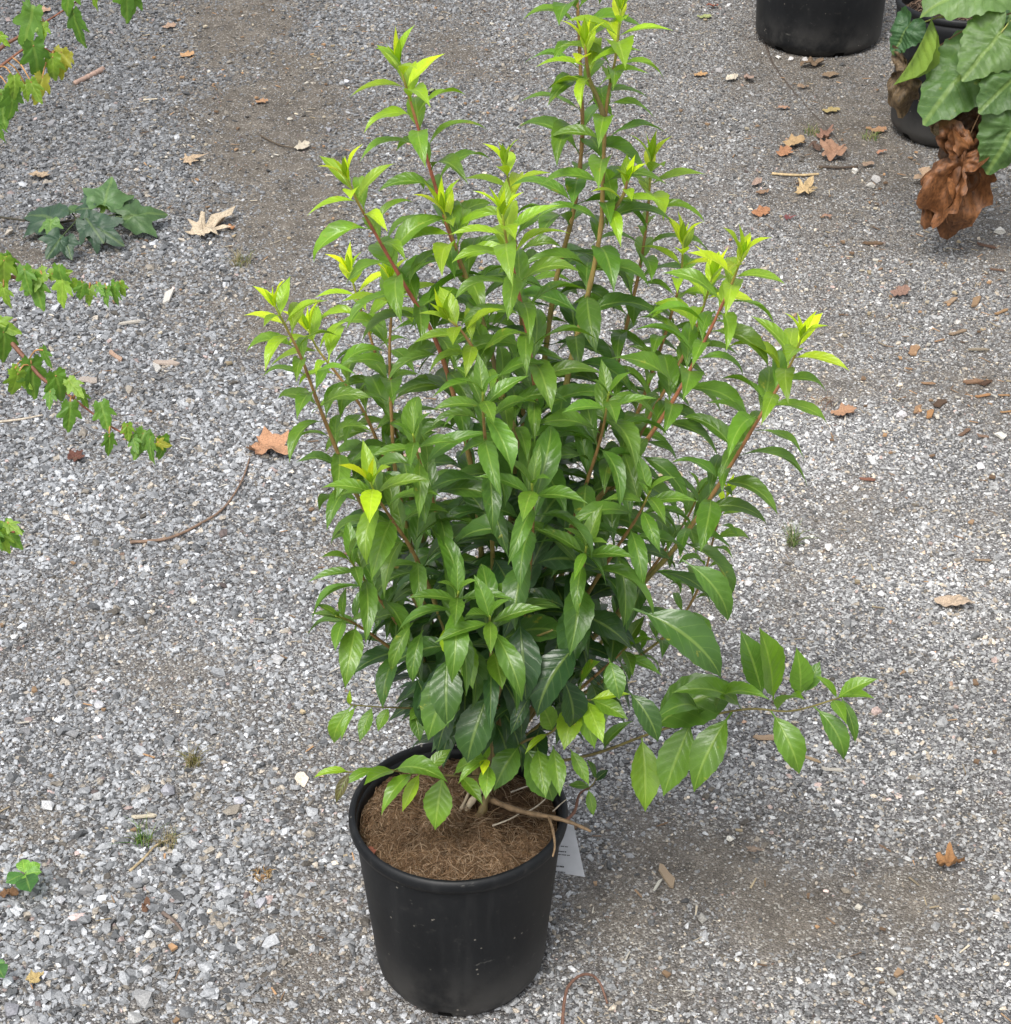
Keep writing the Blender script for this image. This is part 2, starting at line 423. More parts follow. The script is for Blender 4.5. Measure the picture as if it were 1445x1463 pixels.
pm.vertices.foreach_set('co', co.ravel().astype(np.float32))
def pattr(name, typ, key, arr):
    a = pm.attributes.new(name, typ, 'POINT'); a.data.foreach_set(key, arr.ravel().astype(np.int32 if typ == 'INT' else np.float32))
flat = rng.uniform(0.42, 0.8, N)
pattr('scl', 'FLOAT_VECTOR', 'vector', np.stack([size*rng.uniform(.95, 1.45, N), size*rng.uniform(.7, 1.0, N), size*flat], 1))
pattr('rot', 'FLOAT_VECTOR', 'vector', np.stack([rng.normal(0, .35, N), rng.normal(0, .35, N), rng.uniform(0, 6.283, N)], 1))
pattr('kindof', 'INT', 'value', rng.integers(0, 8, N))
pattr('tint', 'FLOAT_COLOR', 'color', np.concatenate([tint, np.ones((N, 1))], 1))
def stone_material(name, inst):
    g = NG(name)
    if inst: at = g.n('Attribute', attribute_name='tint', attribute_type='INSTANCER'); base = at.outputs['Color']
    else: at = g.n('ObjectInfo'); base = at.outputs['Color']
    ge = g.n('NewGeometry'); P = ge.outputs['Position']
    n1 = g.noise(P, 420, 1, 0.6)
    c = g.mix(1.0, base, g.ramp(n1, [(0.3, (0.72, 0.72, 0.72)), (0.7, (1.25, 1.25, 1.24))]), 'MULTIPLY')
    return g.finish(g.bsdf(c, 0.62, 0.5))
M_STONE = stone_material('crushed_stone', True)
M_STONE1 = stone_material('loose_stone', False)
def gravel_nodes():
    t = bpy.data.node_groups.new('gravel_scatter', 'GeometryNodeTree')
    t.interface.new_socket('Geometry', in_out='INPUT', socket_type='NodeSocketGeometry')
    t.interface.new_socket('Geometry', in_out='OUTPUT', socket_type='NodeSocketGeometry')
    N_ = t.nodes.new; L = t.links.new
    gi = N_('NodeGroupInput'); go = N_('NodeGroupOutput')
    gti = N_('GeometryNodeGeometryToInstance')
    for i in range(8):
        ic = N_('GeometryNodeMeshIcoSphere'); ic.inputs['Radius'].default_value = 0.5; ic.inputs['Subdivisions'].default_value = 1
        sp = N_('GeometryNodeSetPosition'); L(ic.outputs['Mesh'], sp.inputs['Geometry'])
        pos = N_('GeometryNodeInputPosition')
        add = N_('ShaderNodeVectorMath'); add.operation = 'ADD'; add.inputs[1].default_value = (i*7.3, i*3.1, i*5.7); L(pos.outputs[0], add.inputs[0])
        wn = N_('ShaderNodeTexWhiteNoise'); wn.noise_dimensions = '3D'; L(add.outputs[0], wn.inputs['Vector'])
        sub = N_('ShaderNodeVectorMath'); sub.operation = 'SUBTRACT'; sub.inputs[1].default_value = (.5, .5, .5); L(wn.outputs['Color'], sub.inputs[0])
        scn = N_('ShaderNodeVectorMath'); scn.operation = 'SCALE'; scn.inputs['Scale'].default_value = 0.42; L(sub.outputs[0], scn.inputs[0])
        L(scn.outputs[0], sp.inputs['Offset'])
        ss = N_('GeometryNodeSetShadeSmooth'); ss.inputs['Shade Smooth'].default_value = False; L(sp.outputs[0], ss.inputs[0])
        sm = N_('GeometryNodeSetMaterial'); sm.inputs['Material'].default_value = M_STONE; L(ss.outputs[0], sm.inputs['Geometry'])
        L(sm.outputs[0], gti.inputs[0])
    iop = N_('GeometryNodeInstanceOnPoints'); L(gi.outputs[0], iop.inputs['Points']); L(gti.outputs[0], iop.inputs['Instance'])
    iop.inputs['Pick Instance'].default_value = True
    def na(name, dt):
        n = N_('GeometryNodeInputNamedAttribute'); n.data_type = dt; n.inputs['Name'].default_value = name; return n.outputs['Attribute']
    L(na('kindof', 'INT'), iop.inputs['Instance Index']); L(na('scl', 'FLOAT_VECTOR'), iop.inputs['Scale'])
    er = N_('FunctionNodeEulerToRotation'); L(na('rot', 'FLOAT_VECTOR'), er.inputs[0]); L(er.outputs[0], iop.inputs['Rotation'])
    L(iop.outputs[0], go.inputs[0]); return t
go_ = link(bpy.data.objects.new('gravel', pm)); pm.materials.append(M_STONE)
md = go_.modifiers.new('scatter', 'NODES'); md.node_group = gravel_nodes()
tag(go_, 'loose crushed grey stone spread over the yard', 'gravel', None, 'stuff')
print('gravel', N)

# single larger stones one can pick out
def stone_mesh(seed):
    r = random.Random(seed); m = MB(); t = (1+5**.5)/2
    vs_ = [Vector(p).normalized()*.5 for p in [(-1, t, 0), (1, t, 0), (-1, -t, 0), (1, -t, 0), (0, -1, t), (0, 1, t), (0, -1, -t), (0, 1, -t), (t, 0, -1), (t, 0, 1), (-t, 0, -1), (-t, 0, 1)]]
    vs_ = [v+Vector((r.uniform(-.17, .17), r.uniform(-.17, .17), r.uniform(-.12, .12))) for v in vs_]
    fs = [(0, 11, 5), (0, 5, 1), (0, 1, 7), (0, 7, 10), (0, 10, 11), (1, 5, 9), (5, 11, 4), (11, 10, 2), (10, 7, 6), (7, 1, 8), (3, 9, 4), (3, 4, 2), (3, 2, 6), (3, 6, 8), (3, 8, 9), (4, 9, 5), (2, 4, 11), (6, 2, 10), (8, 6, 7), (9, 8, 1)]
    m.add(vs_, fs); return m.mesh('stone', M_STONE1, False)
SM = [stone_mesh(i) for i in range(6)]
STONES = [(68, 1145, 22, .62), (208, 1383, 19, .5), (212, 1330, 15, .5), (103, 1382, 18, .22), (205, 1425, 38, .30), (15, 1440, 26, .22), (45, 1455, 26, .33), (190, 1452, 26, .38),
 (312, 1262, 16, .46), (374, 1287, 20, .36), (125, 1268, 26, .26), (84, 1280, 16, .45), (207, 1252, 14, .24), (340, 1142, 18, .5), (240, 1125, 24, .30), (138, 1133, 20, .42), (38, 1040, 18, .2), (102, 1043, 17, .27),
 (398, 944, 20, .46), (140, 1003, 18, .5), (1070, 832, 14, .7), (1183, 783, 16, .7), (1288, 588, 16, .5), (1430, 618, 16, .6), (1403, 663, 16, .6), (1222, 243, 13, .6), (1253, 255, 16, .35), (1245, 265, 14, .4),
 (1430, 330, 18, .7), (1112, 82, 9, .7), (1130, 85, 9, .6), (1150, 87, 12, .45), (1028, 100, 12, .28), (210, 815, 14, .68), (470, 183, 10, .25), (495, 113, 9, .6), (1258, 850, 12, .62), (1197, 1145, 12, .7), (1043, 1201, 13, .7),
 (148, 1380, 14, .4), (272, 1372, 14, .4), (62, 1390, 14, .55), (1004, 1318, 16, .3), (75, 175, 16, .22), (20, 905, 14, .5), (1370, 460, 12, .5)]
for i, (x, y, px, tone) in enumerate(STONES):
    p = atZ(x, y, 0.006); s = px/FPX*depth(p)
    o = link(bpy.data.objects.new('stone', SM[i % 6])); r = random.Random(i)
    o.scale = (s*1.05, s*.85, s*.6); o.location = (p.x, p.y, gh(p.x, p.y)+s*.17+.002); o.rotation_euler = (r.uniform(-.2, .2), r.uniform(-.2, .2), r.uniform(0, 6))
    wv = r.uniform(.94, 1.06); o.color = (tone*(1.0 if x < 700 else 1.04), tone, tone*(1.05 if x < 700 else .95)*wv, 1)
    tw = 'whitish' if tone > .48 else ('pale grey' if tone > .33 else 'dark grey')
    zn = 'coarse bluish gravel left of the shrub' if x < 700 else ('dirt around the two far black pots' if y < 340 else 'light gravel right of the shrub')
    tag(o, f'{tw} stone larger than its neighbours in the {zn}', 'stone', f'{tw} larger stones among the gravel')

# ------------------------------------------------------------------ pots
def pot_material():
    g = NG('black_pot_plastic'); tc = g.n('TexCoord'); P = tc.outputs['Object']
    n1 = g.noise(P, 9, 6, 0.65); n2 = g.noise(P, 70, 4, 0.6)
    c = g.ramp(n1, [(0.3, (0.0035, 0.0042, 0.0052)), (0.62, (0.008, 0.009, 0.0105)), (0.85, (0.028, 0.028, 0.028))])
    c = g.mix(g.math('MULTIPLY', g.smooth(n2, 0.60, 0.78), 0.30), c, (0.075, 0.07, 0.062))
    # dust on the lower wall and scratches
    sp = g.n('SeparateXYZ'); g.l(P, sp.inputs[0])
    low = g.math('SUBTRACT', 1.0, g.smooth(sp.outputs[2], 0.0, 0.13))
    c = g.mix(g.math('MULTIPLY', g.math('MULTIPLY', low, g.smooth(n1, .35, .6)), 0.6), c, (0.075, 0.071, 0.065))
    mp2 = g.n('Mapping'); mp2.inputs['Scale'].default_value = (30, 30, 3); g.l(P, mp2.inputs['Vector'])
    c = g.mix(g.math('MULTIPLY', g.smooth(g.noise(mp2.outputs[0], 1.0, 4), .52, .75), .2), c, (.045, .045, .045))
    mp = g.n('Mapping'); mp.inputs['Scale'].default_value = (22, 22, 60); mp.inputs['Rotation'].default_value = (0.3, 0.2, 0.6); g.l(P, mp.inputs['Vector'])
    w1 = g.noise(mp.outputs[0], 1.0, 8, 0.75)
    scr = g.smooth(w1, 0.63, 0.69); c = g.mix(g.math('MULTIPLY', scr, 0.42), c, (0.16, 0.155, 0.14))
    v = g.n('TexVoronoi', feature='F1'); v.inputs['Scale'].default_value = 90; g.l(P, v.inputs['Vector'])
    spk = g.math('MULTIPLY', g.math('SUBTRACT', 1.0, g.smooth(v.outputs['Distance'], 0.10, 0.16)), g.smooth(g.noise(P, 31, 2), .57, .66))
    c = g.mix(g.math('MULTIPLY', spk, .7), c, (.28, .26, .22))
    rr = g.math('ADD', 0.36, g.math('MULTIPLY', n1, 0.3))
    return g.finish(g.bsdf(c, rr, 0.33, g.bump(n2, 0.12, 0.001)))
M_POT = pot_material()
M_DARK = tint_material('dark_void', 0.9, 0.1)
def make_pot(name, loc, rt, rb, h, label, rot=0, band=0.0, seg=72):
    e = empty(name, loc); tag(e, label, 'plant pot')
    wall = 0.0022; b = MB(); hr = h-0.012
    def wob(a, z): return 0.006*math.sin(2*a+.6)+0.003*math.sin(3*a+1.3)
    ch = 0.028
    def rad(z): return rb+(rt-rb)*(max(0, z-ch)/(h-ch))
    prof = [(0.001, 0.006), (rb*.80, 0.006), (rb*.83, 0.0), (rb*.88, 0.001), (rb*.93, 0.010), (rb*.985, ch*.75), (rad(ch)+.0005, ch+.004)]
    prof += [(rad(z), z) for z in np.linspace(ch+.012, hr-band-.004, 9)]
    if band: prof += [(rad(hr-band)+.006, hr-band), (rad(hr-band*.5)+.007, hr-band*.5)]
    prof += [(rad(hr)+(.007 if band else 0), hr), (rad(hr)-wall-.002, hr)] + [(rad(z)-wall-.002, z) for z in np.linspace(hr-.01, .02, 8)] + [(0.001, .02)]
    b.lathe(prof, seg, wob=wob)
    M = Matrix.Translation(loc) @ Matrix.Rotation(rot, 4, 'Z')
    def fin(mb, nm, mat):
        o = mb.obj(nm, mat); o.matrix_world = M; o.parent = e; o.matrix_basis = Matrix.Rotation(rot, 4, 'Z'); return o
    body = fin(b, 'body', M_POT)
    rm = MB(); R0 = rad(hr)+(.006 if band else .0015); q = .0050
    rm.lathe([(R0-.004, hr-.004), (R0+q*.7, hr-.006), (R0+q, hr), (R0+q*.9, hr+.007), (R0+q*.3, h-.001), (R0-q*.4, h), (R0-q*.9, h-.004), (R0-q*.95, hr-.003)], seg, wob=wob)
    fin(rm, 'rim', M_POT)
    for k in range(6):                                    # drainage slots round the foot
        a0_ = 2*math.pi*k/6+.35; d = MB(); vs_ = []; zz = np.linspace(.004, .019, 4); aa = np.linspace(-.10, .10, 7)
        for z_ in zz:
            r_ = np.interp(z_, [.001, .010, ch*.75, ch+.004], [rb*.88, rb*.93, rb*.985, rad(ch)])+.0007
            for q_ in aa:
                a_ = a0_+q_*(1-.25*(z_-.004)/.015); vs_.append((r_*(1+wob(a_, z_))*math.cos(a_), r_*(1+wob(a_, z_))*math.sin(a_), z_))
        d.add(vs_, [(i_*7+j_, i_*7+j_+1, (i_+1)*7+j_+1, (i_+1)*7+j_) for i_ in range(3) for j_ in range(6)], (.0035, .0035, .0035)); fin(d, 'drainage_slot', M_DARK)
    return e
PH = 0.274
pot = make_pot('nursery_pot', (0, 0, .002), 0.1335, 0.1115, PH, 'black plastic nursery pot holding the tall green shrub')
G1 = atZ(1168, 56); G2 = atZ(1352, 186)
pot1 = make_pot('nursery_pot', (G1.x, G1.y, .002), 0.192, 0.180, 0.43, 'large smooth black nursery pot beside the ribbed-rim pot', .4)
pot2 = make_pot('nursery_pot', (G2.x, G2.y, .002), 0.155, 0.146, 0.345, 'ribbed-rim black nursery pot partly hidden behind broad green and withered leaves', -1.9, band=.055)

# ------------------------------------------------------------------ soil and coir
M_FIB = tint_material('fibre', 0.85, 0.2, 300, 0.25, 0.2, .0005)
M_SOIL = tint_material('mulch_bed', 0.95, 0.1, 120, 0.6, 1.0, .006)
def mulch(name, c, r, z, label, nf, palette, bedcol, lift=.012, flen=(.010, .042), frad=.00037, seed=0):
    rr_ = random.Random(seed); e = empty(name, (c[0], c[1], z)); tag(e, label, 'mulch')
    b = MB(); rings, seg = 14, 48; vs_, fs = [(c[0], c[1], z+lift)], []
    def top(x, y):
        q = math.hypot(x, y)/r
        return z+lift*(1-q*q)+.009*noise.noise(Vector((x*28, y*28, seed)))+.006*noise.noise(Vector((x*70, y*70, seed+4)))
    for i in range(1, rings+1):
        for k in range(seg):
            a_ = 2*math.pi*k/seg; x, y = r*i/rings*math.cos(a_), r*i/rings*math.sin(a_)
            vs_.append((c[0]+x, c[1]+y, top(x, y)))
    for k in range(seg): fs.append((0, 1+k, 1+(k+1) % seg))
    for i in range(rings-1):
        for k in range(seg):
            a1 = 1+i*seg+k; b1 = 1+i*seg+(k+1) % seg; fs.append((a1, a1+seg, b1+seg, b1))
    b.add(vs_, fs, bedcol); b.obj('mulch_bed', M_SOIL, e)
    f = MB()
    for i in range(nf):
        q = r*math.sqrt(rr_.random())*.985; a_ = rr_.uniform(0, 6.283); x, y = q*math.cos(a_), q*math.sin(a_)
        if noise.noise(Vector((x*22, y*22, seed+9)))+.25 < rr_.uniform(-.3, .3)+(.55 if (x-.05)**2+(y-.02)**2 < .0028 else 0): continue
        d = rr_.uniform(0, 6.283); L = rr_.uniform(*flen); cv = rr_.uniform(-1.5, 1.5); pts = []; hh = rr_.uniform(0, .005); arch = rr_.uniform(-.001, .006)
        for k in range(5):
            t = k/4; xx, yy = x, y
            if math.hypot(xx, yy) > r*.99: sc = r*.99/math.hypot(xx, yy); xx *= sc; yy *= sc
            pts.append((c[0]+xx, c[1]+yy, top(xx, yy)+hh+arch*math.sin(t*3.14)))
            x += math.cos(d)*L/4; y += math.sin(d)*L/4; d += cv/4+rr_.uniform(-.35, .35)
        cc = palette[rr_.randrange(len(palette))]; m_ = rr_.uniform(.5, 1.1)
        f.tube(pts, frad*rr_.uniform(.6, 1.3), 3, tuple(v*m_ for v in cc), cap=False)
    tag(f.obj('fibre', M_FIB, e), kind='stuff'); return e
COIR = [(.19, .115, .062), (.25, .155, .088), (.33, .22, .13), (.14, .085, .046), (.40, .29, .19), (.20, .12, .06)]
mulch('coir_mulch', (0, 0), .1262, .243, 'shaggy brown coir fibre covering the soil under the shrub', 12000, COIR, (.075, .045, .026), seed=1)
DKS = [(.06, .04, .03), (.10, .065, .045), (.15, .10, .07), (.04, .028, .022), (.2, .14, .1)]
mulch('bark_mulch', (G2.x, G2.y), .150, .30, 'dark bark and soil in the ribbed-rim black pot', 700, DKS, (.035, .025, .02), flen=(.012, .045), frad=.0019, seed=2)
mulch('bark_mulch', (G1.x, G1.y), .185, .385, 'dark bark and soil filling the large black pot', 300, DKS, (.035, .025, .02), flen=(.012, .045), frad=.0019, seed=3)

# ------------------------------------------------------------------ the shrub
M_LEAF = leaf_material('shrub_leaf')
M_BARK = tint_material('stem_bark', 0.6, 0.35, 130, 0.35, 0.5, .0012, stretch=(1, 1, .35))
VAR = {}
def variants(key, n, **kw):
    VAR[key] = []
    for i in range(n):
        r = random.Random(hash(key) % 1000 if False else i*17+len(key)*5)
        k = {a: (r.uniform(*b) if isinstance(b, tuple) else b) for a, b in kw.items()}
        VAR[key].append(blade_mesh('leaf', M_LEAF, seed=i, **k))
variants('bud', 3, width=(.20, .27), a0=(.0, .15), bend=(-.1, .25), fold=(.35, .7), pet=.03, serr=.0, peak=.38, wave=0.0)
variants('young', 5, width=(.25, .33), a0=(.2, .4), bend=(.5, 1.0), fold=(.35, .7), pet=.06, serr=.03, peak=.42, wave=.012, twist=(-.2, .2))
variants('mature', 20, width=(.22, .31), a0=(.55, .85), bend=(1.3, 2.0), fold=(.25, .65), pet=.12, twist=(-.45, .45), wave=(.01, .045), peak=(.36, .48))
variants('old', 8, width=(.34, .44), a0=(.4, .7), bend=(1.0, 1.6), fold=(.1, .4), pet=.13, twist=(-.3, .3), wave=(.015, .035), peak=(.40, .46))
variants('oval', 4, width=(.36, .46), a0=(.15, .3), bend=(.4, .7), fold=(.1, .3), pet=.07, twist=(-.2, .2), wave=.015, peak=.46)
C_BUD = (.58, .72, .02); C_YNG = (.31, .48, .022); C_MID = (.150, .290, .024); C_MAT = (.090, .195, .026); C_DRK = (.034, .088, .027)  # leaf greens by age; the darkest is deepened to paint shade inside the crown
def lerp(a, b, t): return tuple(x+(y-x)*t for x, y in zip(a, b))
BASE0 = atZ(692, 1128, .25)
shrub = empty('leafy_shrub', (BASE0.x, BASE0.y, .25))
tag(shrub, 'tall bushy green shrub with arching leaves growing in a black pot', 'shrub')
LEAVES = []       # (mesh variant, matrix, colour, stem object)
def put_leaf(key, base, tip, nhint, col, stem, rnd):
    me, lt, raw = VAR[key][rnd.randrange(len(VAR[key]))]
    LEAVES.append((me, raw, frame(base, tip, nhint, lt) @ Matrix.Diagonal((1, rnd.uniform(.82, 1.2), 1, 1)), col, stem))
ZUP = Vector((0, 0, 1)); TOCAM = Vector((0, -.75, .65))
def leaf_colour(age, rnd, h):
    """age 0 at the shoot tip to 1 on old wood"""
    if age < .05: c = lerp(C_BUD, C_YNG, age/.05)
    elif age < .16: c = lerp(C_YNG, C_MID, (age-.05)/.11)
    elif age < .55: c = lerp(C_MID, C_MAT, (age-.16)/.39)
    else: c = lerp(C_MAT, C_DRK, min(1, (age-.55)/.4))
    m = rnd.uniform(.78, 1.22); g_ = rnd.uniform(.92, 1.08)
    return (c[0]*m, c[1]*m*g_, c[2]*m)
def stem_tree(spec, idx):
    """spec: traced points tip->base, depth of tip, options"""
    pts, ytip, opt = spec; rnd = random.Random(100+idx)
    ybase = opt.get('ybase', BASE0.y+rnd.uniform(-.02, .02)); base = opt.get('base')
    P = [Vector(p) for p in pts[::-1]]; cum = [0]
    for a_, b_ in zip(pts[::-1], pts[::-1][1:]): cum.append(cum[-1]+math.dist(a_, b_))
    W = []
    for (x, y), c in zip(pts[::-1], cum):
        s = c/cum[-1]; W.append(atY(x, y, ybase+(ytip-ybase)*s**opt.get('pw', 1.15)))
    if not opt.get('free'):
        W.insert(0, Vector((BASE0.x+rnd.uniform(-.022, .022), BASE0.y+rnd.uniform(-.015, .02), .238)))
    Q = catmull(W, 8); n = len(Q); L = [0]
    for a_, b_ in zip(Q, Q[1:]): L.append(L[-1]+(b_-a_).length)
    T = L[-1]; r0 = opt.get('r0', .0014+.0028*min(1, T/1.0)); rad = []; col = []
    for i in range(n):
        s = L[i]/T; rad.append(max(.0011, r0*(1-s)**.8+.0011)*(1+.10*math.sin(L[i]*190)))
        if s < .55: c = lerp((.18, .13, .06), (.26, .225, .065), s/.55)
        else: c = lerp((.26, .225, .065), (.42, .13, .085), min(1, (s-.55)/.25)*opt.get('red', .4))
        if s > .93: c = lerp(c, (.26, .34, .04), (s-.93)/.07)
        col.append(c)
    m = MB(); m.tube(Q, rad, 7, col); so = m.obj('stem', M_BARK, shrub)
    if opt.get('noleaf'): return so
    def at(l):
        l = max(0, min(T, l))
        for i in range(n-1):
            if L[i+1] >= l:
                k = (l-L[i])/max(1e-6, L[i+1]-L[i]); return Q[i].lerp(Q[i+1], k), (Q[min(n-1, i+2)]-Q[max(0, i-1)]).normalized()
        return Q[-1], (Q[-1]-Q[-2]).normalized()
    size = opt.get('size', 1.0); l = T; node = 0; phase = opt.get('phase', rnd.uniform(-.4, .4)); lowlim = opt.get('low', .30)*T
    # terminal bud leaves
    p, d = at(T)
    mat_ = .30 if opt.get('mat') else 0
    for k in range(0 if mat_ else 3):
        a_ = k*2.1+phase; o = d.orthogonal().normalized(); o.rotate(Matrix.Rotation(a_, 3, d))
        tip = p+(d*.9+o*rnd.uniform(.18, .55)+ZUP*.35).normalized()*rnd.uniform(.022, .040)*size
        put_leaf('bud', p-d*.003, tip, -o+ZUP*.1, leaf_colour(.0+.03*k, rnd, 1), so, rnd)
    step = .009
    l -= .007
    while l > lowlim:
        p, d = at(l); age = min(1, mat_+(1-mat_)*(T-l)/opt.get('agelen', .62)); sl = l/T
        for k in range(2):
            ph = phase+node*math.pi/2+k*math.pi+rnd.uniform(-.28, .28)
            o = Vector((1, 0, 0)); o = (o-d*o.dot(d)).normalized(); o.rotate(Matrix.Rotation(ph, 3, d))
            keep_ = 1.0 if age < .5 else (opt.get('dens', .72 if opt.get('mat') else .88))
            if rnd.random() > keep_: continue
            if node == 0: key, LL, v = 'young', rnd.uniform(.034, .048), d*.75+o*.62+ZUP*.15
            elif node == 1: key, LL, v = 'young', rnd.uniform(.044, .056), d*.42+o*.9
            elif node == 2: key, LL, v = 'young', rnd.uniform(.052, .064), d*.25+o+ZUP*.0
            else:
                big = min(1, (age-.1)/.5)
                key = 'old' if (age > .74 and rnd.random() < .5) else 'mature'
                LL = (rnd.uniform(.054, .070)+.020*big)*rnd.choice((.82, 1, 1, 1.1))
                v = o+d*rnd.uniform(-.02, .25)-ZUP*rnd.uniform(-.12, .16+.34*big*big)
            v = v.normalized(); oh = Vector((o.x, o.y, 0))
            nh = ZUP*1.0+Vector((rnd.uniform(-.3, .3), rnd.uniform(-.3, .28), 0))
            if node < 3: nh = -o*.2+ZUP+d*.4
            put_leaf(key, p, p+v*LL*size, nh, leaf_colour(age*.95+rnd.uniform(-.05, .08), rnd, sl), so, rnd)
        l -= step; node += 1
        step = min(.0175+.0115*min(1, age/.5), step+.004)*rnd.uniform(.9, 1.12)
    return so
ST = [
 ([(590, 620), (600, 660), (620, 720), (650, 830), (680, 1000)], -.16, dict(mat=1, low=.2, agelen=.34, size=.9)),
 ([(690, 560), (692, 610), (700, 700), (705, 850), (700, 1020)], -.20, dict(mat=1, low=.25, agelen=.36, size=.92)),
 ([(870, 560), (860, 620), (835, 700), (800, 800), (740, 980)], -.12, dict(mat=1, low=.25, agelen=.4, size=.92)),
 ([(930, 700), (910, 740), (870, 800), (820, 880), (740, 1010)], -.14, dict(mat=1, low=.2, agelen=.3, size=.92)),
 ([(480, 880), (505, 890), (550, 920), (610, 970), (670, 1060)], -.10, dict(mat=1, low=.2, agelen=.26, size=.85)),
 ([(570, 88), (597, 180), (625, 275), (655, 370), (682, 440), (712, 540), (735, 660), (722, 820), (702, 1000), (692, 1100)], .02, dict(low=.42, red=1)),
 ([(496, 255), (512, 290), (540, 340), (580, 410), (622, 485), (655, 590), (682, 720), (692, 900), (690, 1090)], -.06, dict(low=.36, red=1)),
 ([(718, 305), (725, 350), (737, 400), (757, 500), (766, 600), (752, 720), (732, 900), (700, 1090)], -.14, dict(low=.40, red=.9)),
 ([(887, 12), (880, 80), (867, 150), (862, 240), (858, 330), (838, 430), (815, 520), (795, 640), (768, 800), (722, 1000), (698, 1100)], .05, dict(low=.42, r0=.0052, red=.25)),
 ([(822, -110), (825, -20), (826, 20), (830, 110), (832, 200), (820, 300), (795, 400), (780, 500), (762, 650), (742, 850), (702, 1090)], .13, dict(low=.45)),
 ([(836, 62), (842, 110), (858, 150), (864, 175)], .03, dict(free=1, ybase=.046, low=.2, r0=.002)),
 ([(930, 228), (927, 290), (915, 380), (892, 480), (862, 600), (822, 750), (770, 930), (705, 1090)], .14, dict(low=.45)),
 ([(897, 255), (890, 280), (868, 312)], .02, dict(free=1, ybase=.038, low=.2, r0=.0018, size=.8)),
 ([(976, 345), (972, 400), (950, 480), (915, 580), (868, 700), (810, 850), (715, 1080)], .10, dict(low=.45, size=.9)),
 ([(1060, 365), (1050, 395), (1030, 440), (1003, 495), (962, 572), (905, 655), (842, 728), (782, 812), (742, 900), (702, 1090)], -.06, dict(low=.34, red=.8)),
 ([(1018, 395), (1008, 430), (990, 480), (960, 540), (915, 620), (860, 730), (790, 880), (710, 1085)], .05, dict(low=.45)),
 ([(1145, 482), (1135, 510), (1115, 548), (1076, 612), (1040, 672), (1005, 727), (962, 786), (920, 832), (880, 880), (838, 920), (785, 980), (722, 1070)], -.10, dict(low=.30, red=.6)),
 ([(392, 435), (405, 460), (430, 510), (456, 580), (480, 640), (502, 692), (545, 770), (595, 860), (645, 960), (685, 1090)], -.02, dict(low=.34, size=.92)),
 ([(440, 470), (455, 500), (490, 545), (522, 592), (562, 685), (612, 800), (655, 950), (688, 1090)], .12, dict(low=.42)),
 ([(529, 688), (540, 712), (562, 745), (592, 792), (622, 862), (652, 950), (686, 1090)], -.20, dict(low=.28, agelen=.34)),
 ([(500, 388), (512, 430), (535, 500), (560, 590), (590, 720), (640, 900), (686, 1080)], .16, dict(low=.5, size=.9)),
 ([(558, 400), (560, 440), (557, 500), (560, 600), (568, 690), (605, 850), (672, 1070)], .06, dict(low=.42, agelen=.4)),
 ([(634, 302), (645, 335), (668, 400), (690, 460), (712, 540)], -.02, dict(free=1, ybase=.005, low=.12, r0=.002)),
 ([(722, 232), (728, 270), (735, 330), (742, 420), (748, 540), (742, 700), (715, 950)], .16, dict(low=.5, size=.9)),
 ([(640, 455), (665, 480), (700, 540), (735, 610), (755, 680)], -.13, dict(free=1, ybase=-.07, low=.1, r0=.002, agelen=.45)),
 ([(1000, 700), (985, 735), (955, 780), (905, 850), (850, 930), (770, 1010), (712, 1090)], .10, dict(mat=1, low=.3, agelen=.35, size=.85)),
 ([(655, 845), (652, 880), (655, 930), (668, 1000), (685, 1080)], -.20, dict(mat=1, low=.2, agelen=.26)),
 ([(760, 690), (762, 730), (758, 800), (745, 900), (712, 1060)], -.20, dict(mat=1, low=.3, agelen=.22)),
 ([(838, 780), (832, 815), (815, 870), (785, 940), (722, 1060)], -.17, dict(mat=1, low=.3, agelen=.22)),
 ([(500, 800), (522, 830), (560, 880), (610, 950), (670, 1060)], -.12, dict(mat=1, low=.28, agelen=.3)),
 ([(700, 880), (702, 930), (704, 1000), (700, 1080)], -.22, dict(mat=1, low=.3, agelen=.18, size=1.05)),
 ([(900, 920), (880, 940), (840, 975), (790, 1020), (720, 1085)], -.04, dict(mat=1, low=.3, agelen=.20)),
 ([(1040, 705), (1022, 760), (1003, 830), (960, 900), (880, 960), (780, 1030)], .12, dict(low=.45, agelen=.5, size=.7, r0=.0016)),
]
for i, sp_ in enumerate(ST): stem_tree(sp_, i)

# low side shoots, leaves placed one by one
def traced(path, yb, yt, leaves, idx, r0=.0022, colr=(.13, .10, .04)):
    """path base->tip px; leaves: (base px, tip px, tip nearer by m, kind, colour)"""
    cum = [0]
    for a_, b_ in zip(path, path[1:]): cum.append(cum[-1]+math.dist(a_, b_))
    W = [atY(x, y, yb+(yt-yb)*c/cum[-1]) for (x, y), c in zip(path, cum)]
    Q = catmull(W, 6); m = MB(); n = len(Q)
    m.tube(Q, [max(.0009, r0*(1-.65*i/n)) for i in range(n)], 6, [lerp(colr, (.2, .17, .05), i/n) for i in range(n)]); so = m.obj('stem', M_BARK, shrub)
    rnd = random.Random(idx); QP = [pix(q) for q in Q]
    for (bx, by, tx, ty, near, key, c) in leaves:
        j = min(range(n), key=lambda k: (QP[k][0]-bx)**2+(QP[k][1]-by)**2)
        b = atY(bx, by, Q[j].y); 
        if math.dist((bx, by), QP[j][:2]) < 14: b = Q[j]
        t = atY(tx, ty, Q[j].y-near); mm = rnd.uniform(.88, 1.12)
        put_leaf(key, b, t, ZUP+TOCAM*.6+Vector((rnd.uniform(-.2, .2), 0, 0)), tuple(v*mm for v in c), so, rnd)
    return so
